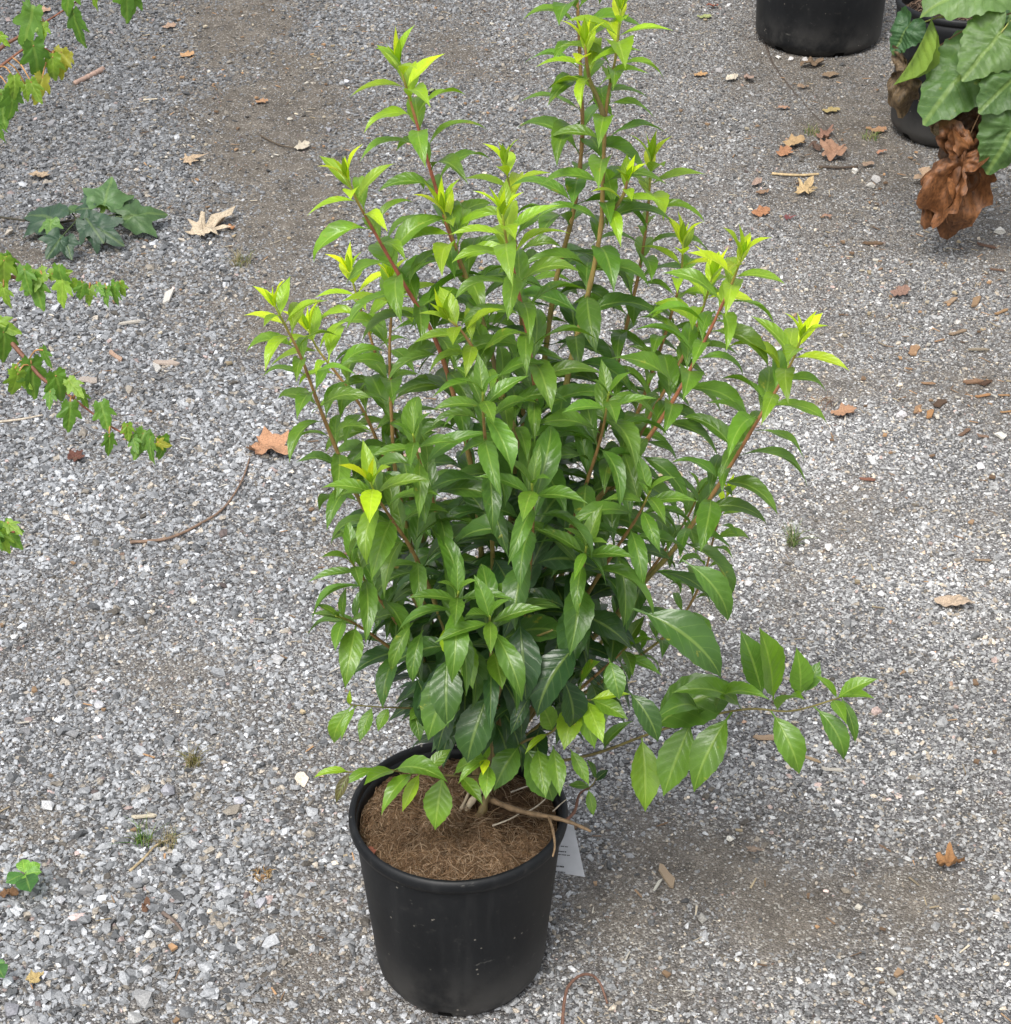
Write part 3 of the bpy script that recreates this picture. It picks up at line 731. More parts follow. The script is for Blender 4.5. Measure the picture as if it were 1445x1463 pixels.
L_ = C_MID; Mt = C_MAT; Yg = C_YNG; D_ = C_DRK; ML = lerp(C_MAT, C_MID, .5)
traced([(712, 1095), (780, 1090), (850, 1077), (930, 1048), (1000, 1026), (1070, 1013), (1130, 1016), (1190, 1000), (1215, 990)], -.03, -.10, [
 (918, 1052, 922, 1160, .05, 'oval', lerp(L_, Yg, .25)), (990, 1035, 948, 1138, .04, 'oval', ML), (1045, 1018, 992, 1132, .05, 'old', ML), (1104, 1018, 1142, 1106, .04, 'old', ML),
 (1160, 1010, 1205, 1086, .03, 'mature', Mt), (930, 1045, 1060, 985, -.02, 'old', Mt), (1062, 1012, 960, 990, .02, 'mature', ML), (1105, 1000, 1085, 896, .0, 'oval', L_), (1090, 995, 1058, 900, -.03, 'oval', Mt),
 (1143, 995, 1138, 925, .0, 'oval', ML), (1150, 990, 1172, 945, -.02, 'oval', Mt), (1195, 990, 1255, 970, .0, 'young', L_), (1200, 995, 1250, 998, .03, 'young', L_), (1105, 1022, 1150, 1000, .05, 'young', L_), (1195, 992, 1165, 965, .0, 'young', L_),
 (1205, 1000, 1222, 1062, .02, 'young', Mt), (1190, 1002, 1210, 1035, .05, 'young', L_), (860, 1072, 905, 1030, .0, 'mature', Mt), (1020, 1015, 1100, 1000, .05, 'mature', ML), (1000, 1022, 935, 1030, .06, 'mature', Mt)], 1)
traced([(690, 1110), (640, 1108), (600, 1105), (545, 1100), (505, 1103), (480, 1103)], -.05, -.13, [
 (500, 1105, 448, 1112, .01, 'mature', lerp(Yg, L_, .4)), (545, 1100, 488, 1125, .03, 'mature', L_), (560, 1100, 520, 1122, .05, 'young', L_), (565, 1098, 640, 1118, .03, 'mature', ML), (630, 1110, 622, 1186, .03, 'oval', L_), (590, 1105, 545, 1165, .05, 'mature', L_),
 (600, 1104, 575, 1160, .03, 'young', Yg), (610, 1104, 645, 1070, -.02, 'oval', L_), (655, 1110, 690, 1150, .04, 'young', L_), (645, 1108, 700, 1085, .0, 'mature', L_), (500, 1103, 480, 1148, .02, 'young', (.10, .09, .03))], 2, .0018)
traced([(640, 1015), (590, 1012), (540, 1010), (500, 1007)], -.02, -.06, [
 (505, 1006, 478, 1062, .01, 'mature', L_), (500, 1006, 500, 985, .0, 'young', Yg), (512, 1008, 488, 1058, .03, 'mature', L_), (535, 1012, 514, 1060, .03, 'oval', ML), (560, 1010, 540, 1045, .02, 'oval', L_), (545, 1008, 536, 985, .0, 'young', L_), (605, 1010, 585, 1030, .03, 'oval', ML), (590, 1012, 600, 1060, .03, 'old', Mt)], 3, .0015)
traced([(698, 1118), (700, 1100), (696, 1085)], -.12, -.14, [
 (697, 1085, 693, 1042, .0, 'young', L_), (697, 1082, 690, 1108, .03, 'young', C_BUD), (700, 1090, 694, 1142, .04, 'oval', L_), (692, 1082, 655, 1120, .03, 'mature', L_), (698, 1080, 655, 1060, .0, 'old', ML)], 4, .002)
traced([(705, 1105), (745, 1062), (790, 1045), (815, 1005), (845, 1000)], -.06, -.14, [
 (742, 1062, 706, 1130, .04, 'old', Mt), (745, 1065, 790, 1145, .03, 'old', Mt), (790, 1058, 750, 1078, .03, 'mature', Yg), (768, 1068, 780, 1140, .05, 'oval', L_), (790, 1065, 800, 1138, .05, 'oval', L_), (815, 1070, 842, 1122, .03, 'oval', L_),
 (820, 1005, 806, 1072, .05, 'oval', lerp(L_, Yg, .6)), (836, 1005, 862, 1062, .05, 'oval', lerp(L_, Yg, .5)), (828, 1005, 850, 1070, .03, 'oval', L_), (855, 996, 902, 992, .0, 'young', Yg), (852, 998, 898, 1028, .03, 'oval', L_), (830, 985, 858, 945, .02, 'oval', L_), (790, 1040, 770, 1000, .0, 'oval', L_)], 5, .002)
# broad old leaves low in the crown, hanging over the pot
traced([(700, 1095), (705, 1020), (740, 930), (790, 900)], -.10, -.16, [
 (700, 985, 668, 1090, .04, 'old', lerp(D_, Mt, .25)), (828, 918, 768, 1025, .05, 'old', D_), (742, 880, 752, 1000, .05, 'old', D_), (660, 940, 612, 1058, .05, 'old', Mt), (640, 930, 640, 1040, .05, 'old', lerp(D_, Mt, .5)), (720, 1000, 690, 1080, .03, 'old', D_),
 (640, 892, 655, 955, .06, 'oval', Yg), (660, 905, 676, 985, .05, 'oval', L_), (705, 930, 718, 985, .05, 'oval', L_), (870, 940, 885, 1000, .03, 'old', Mt), (895, 985, 940, 1060, .03, 'old', lerp(D_, Mt, .4)), (760, 990, 730, 1050, .03, 'old', D_), (605, 900, 590, 975, .04, 'mature', Mt), (590, 890, 560, 960, .03, 'mature', ML),
 (905, 870, 1030, 968, .03, 'old', lerp(D_, Mt, .5)), (975, 800, 1040, 888, .02, 'old', Mt), (735, 1010, 700, 1040, .02, 'old', D_), (650, 1000, 625, 1075, .03, 'old', D_), (800, 960, 815, 1040, .0, 'old', D_), (590, 960, 610, 1040, .01, 'old', D_)], 6, .003)

# short reddish shoot and dry twigs at the pot rim
def twig_part(name, pts, rad, colr, parent, mat=M_BARK, sides=6, sub=5):
    Q = catmull(pts, sub); n = len(Q); m = MB()
    m.tube(Q, [max(.0006, (rad*(1-.6*i/n))*(1+.15*math.sin(i*1.9))) for i in range(n)], sides, colr); return m.obj(name, mat, parent)
DRY = (.24, .16, .09)
twig_part('dry_twig', [atZ(700, 1142, .262), atZ(740, 1158, .272), atZ(790, 1168, .284), atZ(818, 1176, .284), atZ(845, 1188, .278)], .0042, DRY, shrub)
twig_part('dry_twig', [atZ(785, 1168, .283), atZ(791, 1190, .286), atZ(793, 1210, .285), atZ(790, 1224, .284)], .0022, DRY, shrub)
twig_part('dry_twig', [atZ(810, 1172, .284), atZ(822, 1158, .29), atZ(828, 1135, .30), atZ(842, 1126, .305)], .0026, (.14, .07, .05), shrub)
twig_part('dry_twig', [atZ(704, 1180, .262), atZ(725, 1172, .270), atZ(742, 1163, .272)], .0013, (.42, .36, .28), shrub)
twig_part('dry_twig', [atZ(755, 1160, .276), atZ(770, 1150, .285), atZ(782, 1139, .290)], .0013, (.42, .36, .28), shrub)
twig_part('dry_twig', [atZ(730, 1132, .262), atZ(752, 1124, .268), atZ(772, 1118, .272)], .0012, (.38, .33, .27), shrub)
twig_part('dry_twig', [atZ(790, 1160, .282), atZ(800, 1150, .29), atZ(810, 1142, .292)], .0010, (.42, .36, .28), shrub)
twig_part('root_crown', [atZ(664, 1160, .25), atZ(678, 1140, .264), atZ(694, 1124, .268)], .0060, (.40, .33, .23), shrub)
twig_part('root_crown', [atZ(650, 1172, .25), atZ(662, 1150, .262), atZ(672, 1128, .268)], .0030, (.36, .29, .2), shrub)
twig_part('root_crown', [atZ(684, 1170, .25), atZ(692, 1152, .262), atZ(697, 1128, .28)], .0072, (.17, .125, .05), shrub)
traced([(840, 1128), (848, 1120), (852, 1112)], -.02, -.03, [(842, 1128, 848, 1166, .02, 'oval', L_), (845, 1125, 812, 1122, .0, 'oval', lerp(Mt, L_, .3)), (850, 1118, 870, 1100, -.01, 'oval', D_), (850, 1112, 838, 1085, .0, 'oval', Mt)], 9, .0012)

# sort leaves by how much of them shows; the 300 that show most are parts, the rest one mass
def rank_leaves():
    cell = 4.0; buf = {}; owner = {}
    for li, (me, raw, M, c, so) in enumerate(LEAVES):
        V = [M @ Vector(v) for v in raw[0]]
        for i in range(2, len(V)//5-1):
            for j in range(4):
                for aa in (0.25, .75):
                    for bb in (.25, .75):
                        q = (V[i*5+j].lerp(V[i*5+j+1], aa)).lerp(V[(i+1)*5+j].lerp(V[(i+1)*5+j+1], aa), bb)
                        x, y, d = pix(q)
                        if y < 0: continue
                        k = (int(x/cell), int(y/cell))
                        if d < buf.get(k, 1e9): buf[k] = d; owner[k] = li
    cnt = [0]*len(LEAVES)
    for k in owner.values(): cnt[k] += 1
    return cnt
cnt = rank_leaves(); order = sorted(range(len(LEAVES)), key=lambda i: -cnt[i])
print('leaves', len(LEAVES), 'visible', sum(c > 0 for c in cnt), 'cut', cnt[order[min(299, len(order)-1)]])
mass = MB()
for rk, i in enumerate(order):
    me, raw, M, c, so = LEAVES[i]
    if rk < 300:
        o = bpy.data.objects.new('leaf', me); COL.objects.link(o); o.parent = so; o.matrix_basis = M; o.color = (*c, 1)
    else: mass.add([M @ Vector(v) for v in raw[0]], raw[1], c, raw[2])
if mass.v:
    mo = mass.obj('leaf', M_LEAF, shrub); mo.color = (1, 1, 1, 1); tag(mo, kind='stuff')

# ------------------------------------------------------------------ plant tag on the pot
def plain(name, c, rough=.5, spec=.4):
    g = NG(name); tc = g.n('TexCoord'); n = g.noise(tc.outputs['Object'], 40, 4)
    return g.finish(g.bsdf(g.mix(1.0, c, g.ramp(n, [(.3, (.9, .9, .9)), (.7, (1.06, 1.06, 1.06))]), 'MULTIPLY'), rough, spec))
M_TAG = plain('tag_plastic', (.62, .64, .68)); M_INK = plain('tag_ink', (.03, .03, .035))
tg = empty('plant_tag', atY(810, 1215, .095)); tag(tg, 'white printed plant tag hanging outside the rim of the black pot', 'tag')
TP = [atY(770, 1166, .098), atY(820, 1180, .090), atY(836, 1253, .082), atY(776, 1243, .090)]
tgm = MB(); nrm = (TP[1]-TP[0]).cross(TP[3]-TP[0]).normalized(); nrm = nrm if nrm.dot(TOCAM) > 0 else -nrm
m1 = [p+nrm*.0004 for p in TP]; m2 = [p-nrm*.0004 for p in TP]
tgm.add(m1+m2, [(0, 1, 2, 3), (7, 6, 5, 4), (0, 4, 5, 1), (1, 5, 6, 2), (2, 6, 7, 3), (3, 7, 4, 0)]); tgm.obj('tag_panel', M_TAG, tg, False)
def onTag(x, y):
    d = ray(x, y); o = TP[1]; return CAM+d*((o-CAM).dot(nrm)/d.dot(nrm))+nrm*.0007
for (x0, x1, y, hh, words) in [(786, 800, 1203, .9, 2), (788, 812, 1207.5, 1.2, 3), (788, 811, 1215, 1.5, 4), (788, 815, 1219.5, 1.2, 4), (782, 806, 1236, 1.9, 4), (782, 809, 1244, 2.0, 5)]:
    r = random.Random(int(x1*7+y)); ln = MB(); xx = x0
    while xx < x1-1.5:                                       # print too small to read: rows of letter-sized strokes
        wd = r.uniform(.7, 2.6); sl = (xx-x0)*.10
        q = [onTag(xx, y+sl-hh/2), onTag(min(x1, xx+wd), y+sl-hh/2), onTag(min(x1, xx+wd), y+sl+hh/2), onTag(xx, y+sl+hh/2)]
        ln.add(q, [(0, 1, 2, 3)]); xx += wd+r.choice([.35, .35, .5, 1.2])
    ln.obj('printed_line', M_INK, tg, False)
st = MB(); st.tube([atY(795, 1178, .094), atY(785, 1160, .09), atY(782, 1152, .085)], .0016, 5, (.7, .7, .7)); st.obj('strap', M_TAG, tg)

# ------------------------------------------------------------------ broad-leaved plant in the second pot
M_BROAD = leaf_material('broad_leaf', veins=7, rough=.48, trans=.25, vein_gain=.8, spots=True, bumpy=1.0)
M_WITH = tint_material('withered_leaf', .55, .4, 9, .62, .6, .003, stretch=(1, 2.2, 2.2), obj_color=True)
BR = atZ(1600, 300); PY = G2.y-.50
bp = empty('broad_leaved_plant', (BR.x, BR.y, 0)); tag(bp, 'broad-leaved plant with large serrated leaves and hanging withered ones, before a black pot', 'plant')
def polar_obj(name, mat, outline, M, col, parent, **kw):
    vs_, fs, uv = polar_leaf(outline, **kw); m = MB(); m.add(vs_, fs, (1, 1, 1), uv); o = m.obj(name, mat)
    if parent is not None: setparent(o, parent)
    o.matrix_basis = M; o.color = (*col, 1); return o
def pframe(base, tip, nh): return frame(base, tip, nh, Vector((1, 0, 0)))
MEDG = (.082, .165, .042); PALG = (.125, .222, .060); DEEP = (.045, .12, .04); LIME = (.16, .26, .025)
BL = [  # junction px, tip px, nearer than the pot axis by, tip nearer by, normal, colour, bends
 ((1404, -24), (1316, 6), .22, .05, (0, -.55, .9), PALG, .5, .35),
 ((1424, 54), (1374, 112), .30, .06, (-.1, -.75, .75), PALG, .4, .35),
 ((1382, 98), (1316, 176), .27, .06, (-.2, -.8, .6), MEDG, .4, .4),
 ((1452, 108), (1400, 160), .34, .05, (.1, -.8, .6), MEDG, .5, .3),
 ((1448, 182), (1414, 256), .36, .03, (.2, -.9, .4), MEDG, .5, .3),
 ((1452, -10), (1440, 36), .10, .05, (0, -.5, .8), DEEP, .4, .2),
 ((1402, 140), (1396, 178), .20, .03, (0, -.9, .5), MEDG, .4, .2),
 ((1296, 40), (1272, 80), .18, .0, (-.5, -.6, .5), DEEP, .3, .2),
 ((1480, 60), (1510, 130), .30, .05, (.1, -.7, .7), MEDG, .4, .2)]
def narrowed(ou, wd): return lambda th: ou(th)*math.hypot(math.cos(th), math.sin(th)*wd)
bl_st = []
for i, (j, t, n0, n1, nh, c, bx, by) in enumerate(BL):
    b = atY(*j, PY-n0); tt = atY(*t, PY-n0-n1); mm = random.Random(i).uniform(.92, 1.08)
    polar_obj('leaf', M_BROAD, narrowed(cordate(.035, 12), .78 if i in (2, 0) else .95), pframe(b, b.lerp(tt, .92), nh), tuple(v*mm for v in c), bp, seg=84, rings=6, bendx=bx, bendy=by, crumple=.16, seed=i)
    bl_st.append(b)
# a leaf folded shut, seen edge on
def folded(base, tip, nh, col, i):
    me, lt, raw = blade_mesh('leaf', M_BROAD, width=.36, a0=.1, bend=.35, fold=1.6, pet=.04, serr=.03, peak=.45, seed=i)
    o = link(bpy.data.objects.new('leaf', me)); setparent(o, bp); o.matrix_basis = frame(base, tip, nh, lt); o.color = (*col, 1)
folded(atY(1332, 24, PY-.22), atY(1276, 122, PY-.25), (.9, -.25, .35), LIME, 3)
# stalks
def stalk(pts, r, c): 
    Q = catmull(pts, 6); m = MB(); m.tube(Q, [r*(1-.4*i/len(Q)) for i in range(len(Q))], 6, c); m.obj('stalk', M_BARK, bp)
crown = Vector((BR.x, BR.y, 0)); hub = atY(1490, 5, PY-.25)
stalk([crown-Vector((0, 0, .03)), crown+Vector((.01, -.01, .3)), crown.lerp(hub, .6)+Vector((.03, 0, .3)), hub], .008, (.16, .11, .05))
for b in bl_st: stalk([hub, hub.lerp(b, .5)+Vector((0, 0, .02)), b], .0026, (.25, .27, .07))
stalk([hub, atY(1380, 20, PY-.18), atY(1334, 26, PY-.22)], .0026, (.25, .22, .07))
WB = [((1294, 104), (1283, 168), .20, .0, (-.3, -.9, .2), (.15, .10, .05), .36, .6), ((1338, 158), (1348, 196), .22, .01, (.4, -.9, .2), (.28, .20, .11), .30, .5),
      ((1384, 158), (1362, 246), .27, .0, (-.4, -1, .1), (.11, .055, .025), .30, .6), ((1392, 160), (1388, 250), .25, .0, (.2, -1, .1), (.085, .042, .02), .30, -.5), ((1410, 165), (1402, 226), .23, .0, (.5, -1, .1), (.075, .038, .018), .4, .5),
      ((1374, 238), (1330, 318), .32, .0, (-.7, -.8, .15), (.21, .085, .03), .27, -.7), ((1376, 232), (1346, 346), .31, .0, (-.1, -.95, .15), (.17, .07, .026), .25, .5), ((1384, 228), (1372, 330), .295, .02, (.3, -.9, .1), (.24, .10, .036), .20, -.8), ((1390, 226), (1390, 322), .28, .02, (.7, -.8, .1), (.19, .08, .03), .24, .7)]
for i, (j, t, n0, n1, nh, c, wd, by) in enumerate(WB):
    b = atY(*j, PY-n0)
    c = tuple(v*.72 for v in c)
    polar_obj('withered_leaf', M_WITH, narrowed(cordate(.09, 9), wd*.78), pframe(b, atY(*t, PY-n0-n1), nh), c, bp, seg=72, rings=12, bendx=.15, bendy=by, crumple=.2, seed=40+i, fold=.3*(1 if by < 0 else -1), pleat=.06)
for a_, b_ in (((1384, 158), .26), ((1300, 100), .20), ((1372, 225), .30)):
    stalk([hub, hub.lerp(atY(*a_, PY-b_), .6)+Vector((0, 0, .03)), atY(*a_, PY-b_)], .0018, (.2, .12, .06))

# ------------------------------------------------------------------ maple reaching in from the left
M_MAPLE = leaf_material('maple_leaf', veins=4, rough=.48, trans=.32, vein_gain=.75, spots=False, bumpy=.4)
MAPLE = lobed([(0, 1.0, .80), (.78, .66, .62), (-.78, .66, .62), (1.9, .36, .6), (-1.9, .36, .6)], .06, 4.75, .30)
def maple_mesh(seed, bx=.35, cr=.10):
    vs_, fs, uv = polar_leaf(MAPLE, seg=76, rings=4, bendx=bx, bendy=.35, crumple=cr*.6, seed=seed, fold=.12)
    m = MB(); m.add(vs_, fs, (1, 1, 1), uv); return m.mesh('leaf', M_MAPLE)
MM = [maple_mesh(i, random.Random(i).uniform(.1, .7)) for i in range(7)]
trunk0 = Vector((-1.12, .95, 0)); mp_ = empty('maple_sapling', trunk0); tag(mp_, 'maple sapling with drooping branches of deeply cut green leaves', 'tree')
m = MB(); TK = catmull([trunk0-Vector((0, 0, .03)), trunk0+Vector((.02, .02, .45)), trunk0+Vector((-.01, .03, .95)), trunk0+Vector((.03, .02, 1.5))], 8)
m.tube(TK, [.022*(1-.6*i/len(TK)) for i in range(len(TK))], 9, (.16, .13, .10)); m.obj('trunk', M_BARK, mp_)
GMAP = (.115, .25, .03); GLT = (.21, .36, .035); GYL = (.34, .34, .04)
def branch(path, y0, y1, leaves, z0, idx, auto=None):
    """path px from frame edge to tip"""
    n = len(path); W = [atY(x, y, y0+(y1-y0)*i/(n-1)) for i, (x, y) in enumerate(path)]
    root = trunk0+Vector((0, .02, z0)); Q = catmull([root, root.lerp(W[0], .5)+Vector((0, 0, .06))]+W, 6); k = len(Q)
    m = MB(); m.tube(Q, [max(.0014, .0062*(1-i/k)**1.3) for i in range(k)], 6, [lerp((.14, .09, .06), (.24, .075, .04), i/k) for i in range(k)]); bo = m.obj('branch', M_BARK, mp_)
    rnd = random.Random(500+idx); QP = [pix(q) for q in Q]
    for (bx, by, tx, ty, c) in leaves:
        j = min(range(k), key=lambda q: (QP[q][0]-bx)**2+(QP[q][1]-by)**2); yy = Q[j].y-rnd.uniform(.0, .04)
        b = atY(bx, by, yy); t = atY(tx, ty, yy-rnd.uniform(.0, .02))
        p = MB(); p.tube(catmull([Q[j], Q[j].lerp(b, .5)+Vector((0, 0, .008)), b], 3), .0013, 4, (.42, .22, .08)); p.obj('leaf_stalk', M_BARK, bo)
        o = bpy.data.objects.new('leaf', MM[rnd.randrange(7)]); COL.objects.link(o); o.parent = bo
        o.matrix_basis = pframe(b, b.lerp(t, rnd.uniform(.78, 1.0)), (rnd.uniform(-.9, .9), -.8, rnd.uniform(.1, .8))); mm = rnd.uniform(.85, 1.15); o.color = tuple(v*mm for v in c)+(1,)
branch([(-70, 110), (10, 62), (50, 40), (90, 15), (150, -25), (190, -40)], 1.15, 1.25, [
 (46, 17, 28, 82, GMAP), (100, -20, 90, 30, GMAP), (106, 20, 116, 86, lerp(GMAP, (.03, .1, .02), .3)), (62, 35, 60, 66, GLT), (135, -20, 130, 22, GLT), (182, -22, 184, 34, GMAP), (190, -10, 180, 44, GMAP), (0, 50, 12, 68, GLT)], .85, 1)
branch([(-70, 150), (0, 95), (45, 65), (75, 75), (95, 85)], 1.05, 1.12, [
 (48, 66, 60, 120, lerp(GMAP, (.03, .1, .02), .35)), (88, 75, 82, 118, GYL), (75, 82, 76, 122, GLT), (97, 78, 92, 108, GYL), (45, 118, 58, 150, GLT), (60, 112, 52, 152, GYL), (20, 112, 22, 150, GLT), (17, 132, 20, 185, GMAP), (2, 135, 6, 190, GMAP), (-5, 165, -2, 215, GMAP), (36, 120, 40, 148, GLT)], .75, 2)
branch([(-60, 372), (0, 392), (40, 398), (75, 395), (110, 408), (150, 412), (172, 412)], .70, .62, [
 (10, 366, 30, 400, GMAP), (6, 372, 2, 425, GLT), (35, 385, 40, 425, GMAP), (48, 400, 60, 448, GMAP), (5, 410, 10, 450, GLT), (85, 385, 92, 430, GMAP), (75, 392, 108, 388, GLT), (90, 400, 84, 442, GLT), (118, 408, 112, 432, GMAP), (128, 412, 126, 438, GLT), (105, 404, 128, 422, GLT), (152, 412, 148, 438, GMAP), (165, 408, 160, 446, GMAP), (172, 405, 180, 430, GLT), (60, 392, 20, 412, GLT), (140, 408, 150, 424, GMAP)], .55, 3)
branch([(-60, 440), (0, 475), (30, 505), (60, 540), (95, 562), (125, 585), (160, 610), (200, 630), (228, 635)], .55, .35, [
 (5, 475, 10, 535, GMAP), (-5, 460, 28, 478, GLT), (45, 520, 52, 582, GMAP), (20, 530, 45, 560, GLT), (62, 500, 74, 535, GMAP), (80, 537, 92, 580, GMAP), (100, 545, 122, 572, GLT), (100, 580, 98, 628, GMAP), (116, 560, 126, 588, lerp(GMAP, GLT, .5)), (145, 580, 158, 622, GMAP), (156, 624, 158, 658, GMAP), (205, 620, 190, 660, GMAP), (215, 628, 212, 665, GMAP), (232, 628, 232, 664, GMAP), (226, 632, 244, 640, GYL), (182, 608, 184, 632, GLT), (25, 535, 18, 570, GLT), (72, 560, 68, 590, GMAP), (190, 625, 196, 650, GMAP)], .45, 4)
branch([(-70, 730), (-20, 752), (8, 758), (20, 760)], .30, .22, [(8, 752, 32, 795, GMAP), (2, 762, 10, 796, GLT), (-10, 755, 0, 790, GMAP), (12, 748, 30, 762, GLT), (-14, 748, 14, 752, GLT)], .35, 5)

# ------------------------------------------------------------------ lobed weed and seedlings
M_WEED = leaf_material('weed_leaf', veins=4, rough=.5, trans=.18, vein_gain=.5, spots=False, bumpy=.5)
PLANE = lobed([(0, 1.0, .85), (1.05, .80, .75), (-1.05, .80, .75), (2.1, .5, .7), (-2.1, .5, .7)], .06, 6, .50)
wp = atZ(120, 320); weed = empty('lobed_weed', (wp.x, wp.y, 0)); tag(weed, 'low dark green weed with lobed leaves sprawling on gravel', 'weed')
WD = (.038, .085, .045); WM = (.078, .155, .052)
wl = [((150, 285), (162, 238), .09, .15, WM), ((168, 290), (205, 268), .07, .09, WM), ((130, 283), (112, 262), .08, .11, WD), ((175, 305), (222, 300), .05, .06, WD), ((190, 308), (255, 294), .05, .05, WM), ((125, 298), (92, 298), .07, .06, WD), ((100, 300), (40, 285), .05, .06, WM), ((70, 310), (10, 292), .05, .05, WD),
      ((128, 318), (152, 352), .06, .03, WD), ((140, 325), (186, 356), .05, .02, WD), ((85, 342), (60, 378), .05, .015, WD), ((72, 318), (68, 345), .05, .03, (.12, .24, .05)), ((150, 292), (140, 312), .07, .05, (.20, .34, .06)), ((95, 345), (100, 372), .04, .012, WD)]
for i, (b, t, zb, zt, c) in enumerate(wl):
    B = atZ(*b, zb*.75+.015); T_ = atZ(*t, zt*.75+.012); mm = random.Random(i).uniform(.8, 1.15)
    polar_obj('leaf', M_WEED, PLANE, pframe(B, B.lerp(T_, random.Random(i+2).uniform(.6, .85)), (random.Random(i+5).uniform(-.7, .7), random.Random(i+9).uniform(-.9, .2), 1)), tuple(v*mm for v in c), weed, seg=48, rings=4, bendx=.5, bendy=.35, crumple=.14, seed=60+i)
m = MB(); m.tube(catmull([atZ(-25, 306, .02), atZ(30, 314, .02), atZ(80, 318, .03), atZ(120, 312, .045), atZ(150, 306, .06)], 5), .0028, 6, (.05, .045, .03)); m.obj('stem', M_BARK, weed)
for q, z in (((150, 285), .08), ((175, 305), .05), ((190, 308), .05), ((100, 300), .05), ((128, 318), .05), ((85, 342), .05)):
    m = MB(); m.tube(catmull([atZ(110, 314, .04), atZ((110+q[0])/2, (314+q[1])/2, .05), atZ(*q, z*.75+.015)], 3), .0018, 5, (.07, .10, .035)); m.obj('leaf_stalk', M_BARK, weed)

def seedling(x, y, leaves, label, stemcol=(.12, .2, .04)):
    g0 = atZ(x, y); e = empty('seedling', (g0.x, g0.y, gh(g0.x, g0.y))); tag(e, label, 'seedling')
    m = MB(); m.tube([g0-Vector((0, 0, .01)), g0.lerp(atZ(x, y-7, .026), .6), atZ(x, y-7, .026)], .0013, 5, stemcol); m.obj('stem', M_BARK, e)
    for i, (tx, ty, c) in enumerate(leaves):
        b = atZ(x, y-7, .026); t = atZ(tx, ty, .030)
        me, lt, raw = blade_mesh('leaf', M_LEAF, width=.72, a0=.2, bend=.6, fold=.15, pet=.08, serr=0.02, peak=.55, seed=i)
        o = link(bpy.data.objects.new('leaf', me)); setparent(o, e); o.matrix_basis = frame(b, t, (0, -.4, 1), lt); o.color = (*c, 1)
seedling(36, 1256, [(58, 1234, (.2, .42, .05)), (32, 1228, (.2, .42, .05)), (46, 1262, (.22, .46, .06)), (8, 1262, (.09, .24, .05)), (60, 1246, (.16, .36, .05)), (44, 1275, (.05, .15, .03))], 'tiny bright green seedling beside a brown leaf on the gravel')
seedling(-6, 1385, [(8, 1375, (.07, .2, .04)), (6, 1398, (.06, .17, .04)), (-20, 1380, (.07, .2, .04))], 'dark green seedling growing past the yellow fallen leaf')

# ------------------------------------------------------------------ grass tufts
M_GRASS = tint_material('dry_grass', .7, .3, 80, .25, .2, .0005)
def tuft(x, y, wpx, hpx, n, cols, label, seed):
    r = random.Random(seed); c = atZ(x, y); s = depth(c)/FPX; m = MB()
    for i in range(n):
        a_ = r.uniform(0, 6.283); q = r.random()**.5*wpx*.35*s; b = Vector((c.x+math.cos(a_)*q, c.y+math.sin(a_)*q, gh(c.x, c.y)))
        lean = r.uniform(.1, 1.1); L = hpx*s*r.uniform(.5, 1.2); d = r.uniform(0, 6.283); pts = []
        for k in range(5):
            t = k/4; pts.append(b+Vector((math.cos(d)*lean*L*t*t, math.sin(d)*lean*L*t*t, L*t*(1-.35*lean*t))))
        cc = cols[r.randrange(len(cols))]; mm = r.uniform(.7, 1.2)
        m.tube(pts, [.0011, .0011, .0009, .0007, .0003], 3, tuple(v*mm for v in cc), cap=False, flat=.4)
    o = m.obj('grass_tuft', M_GRASS); tag(o, label, 'grass')
STRAW = [(.34, .28, .15), (.42, .36, .2), (.22, .24, .08)]; GRN = [(.10, .22, .04), (.16, .26, .05), (.26, .28, .09)]
tuft(345, 378, 42, 22, 60, STRAW+[(.2, .24, .07)], 'pale dry grass tuft between the lobed weed and the shrub', 1)
tuft(276, 1090, 30, 34, 45, [(.28, .25, .09), (.22, .22, .06), (.36, .3, .16)], 'yellowish grass tuft standing alone on bluish gravel', 2)
tuft(205, 1200, 40, 36, 40, GRN, 'green grass tuft touching a straw-coloured tuft', 3)
tuft(238, 1205, 44, 30, 40, STRAW, 'straw-coloured grass tuft touching a green tuft', 4)
tuft(1132, 780, 24, 34, 55, [(.12, .22, .05), (.2, .26, .09), (.3, .28, .15)], 'small upright green grass tuft beside the shrub branches', 5)
tuft(1160, 190, 34, 14, 40, GRN+STRAW, 'sparse green grass by the brown leaves near the pots', 6)
tuft(1245, 195, 40, 14, 40, GRN+STRAW, 'sparse green grass at the foot of the ribbed-rim pot', 7)
tuft(373, 1250, 40, 10, 70, [(.45, .27, .10), (.5, .36, .18), (.3, .17, .06)], 'small heap of orange-brown straw on the gravel', 8)
tuft(1178, 575, 40, 16, 26, [(.4, .3, .2), (.25, .15, .1), (.5, .42, .3)], 'wisp of dry straw beside an orange leaf scrap', 9)

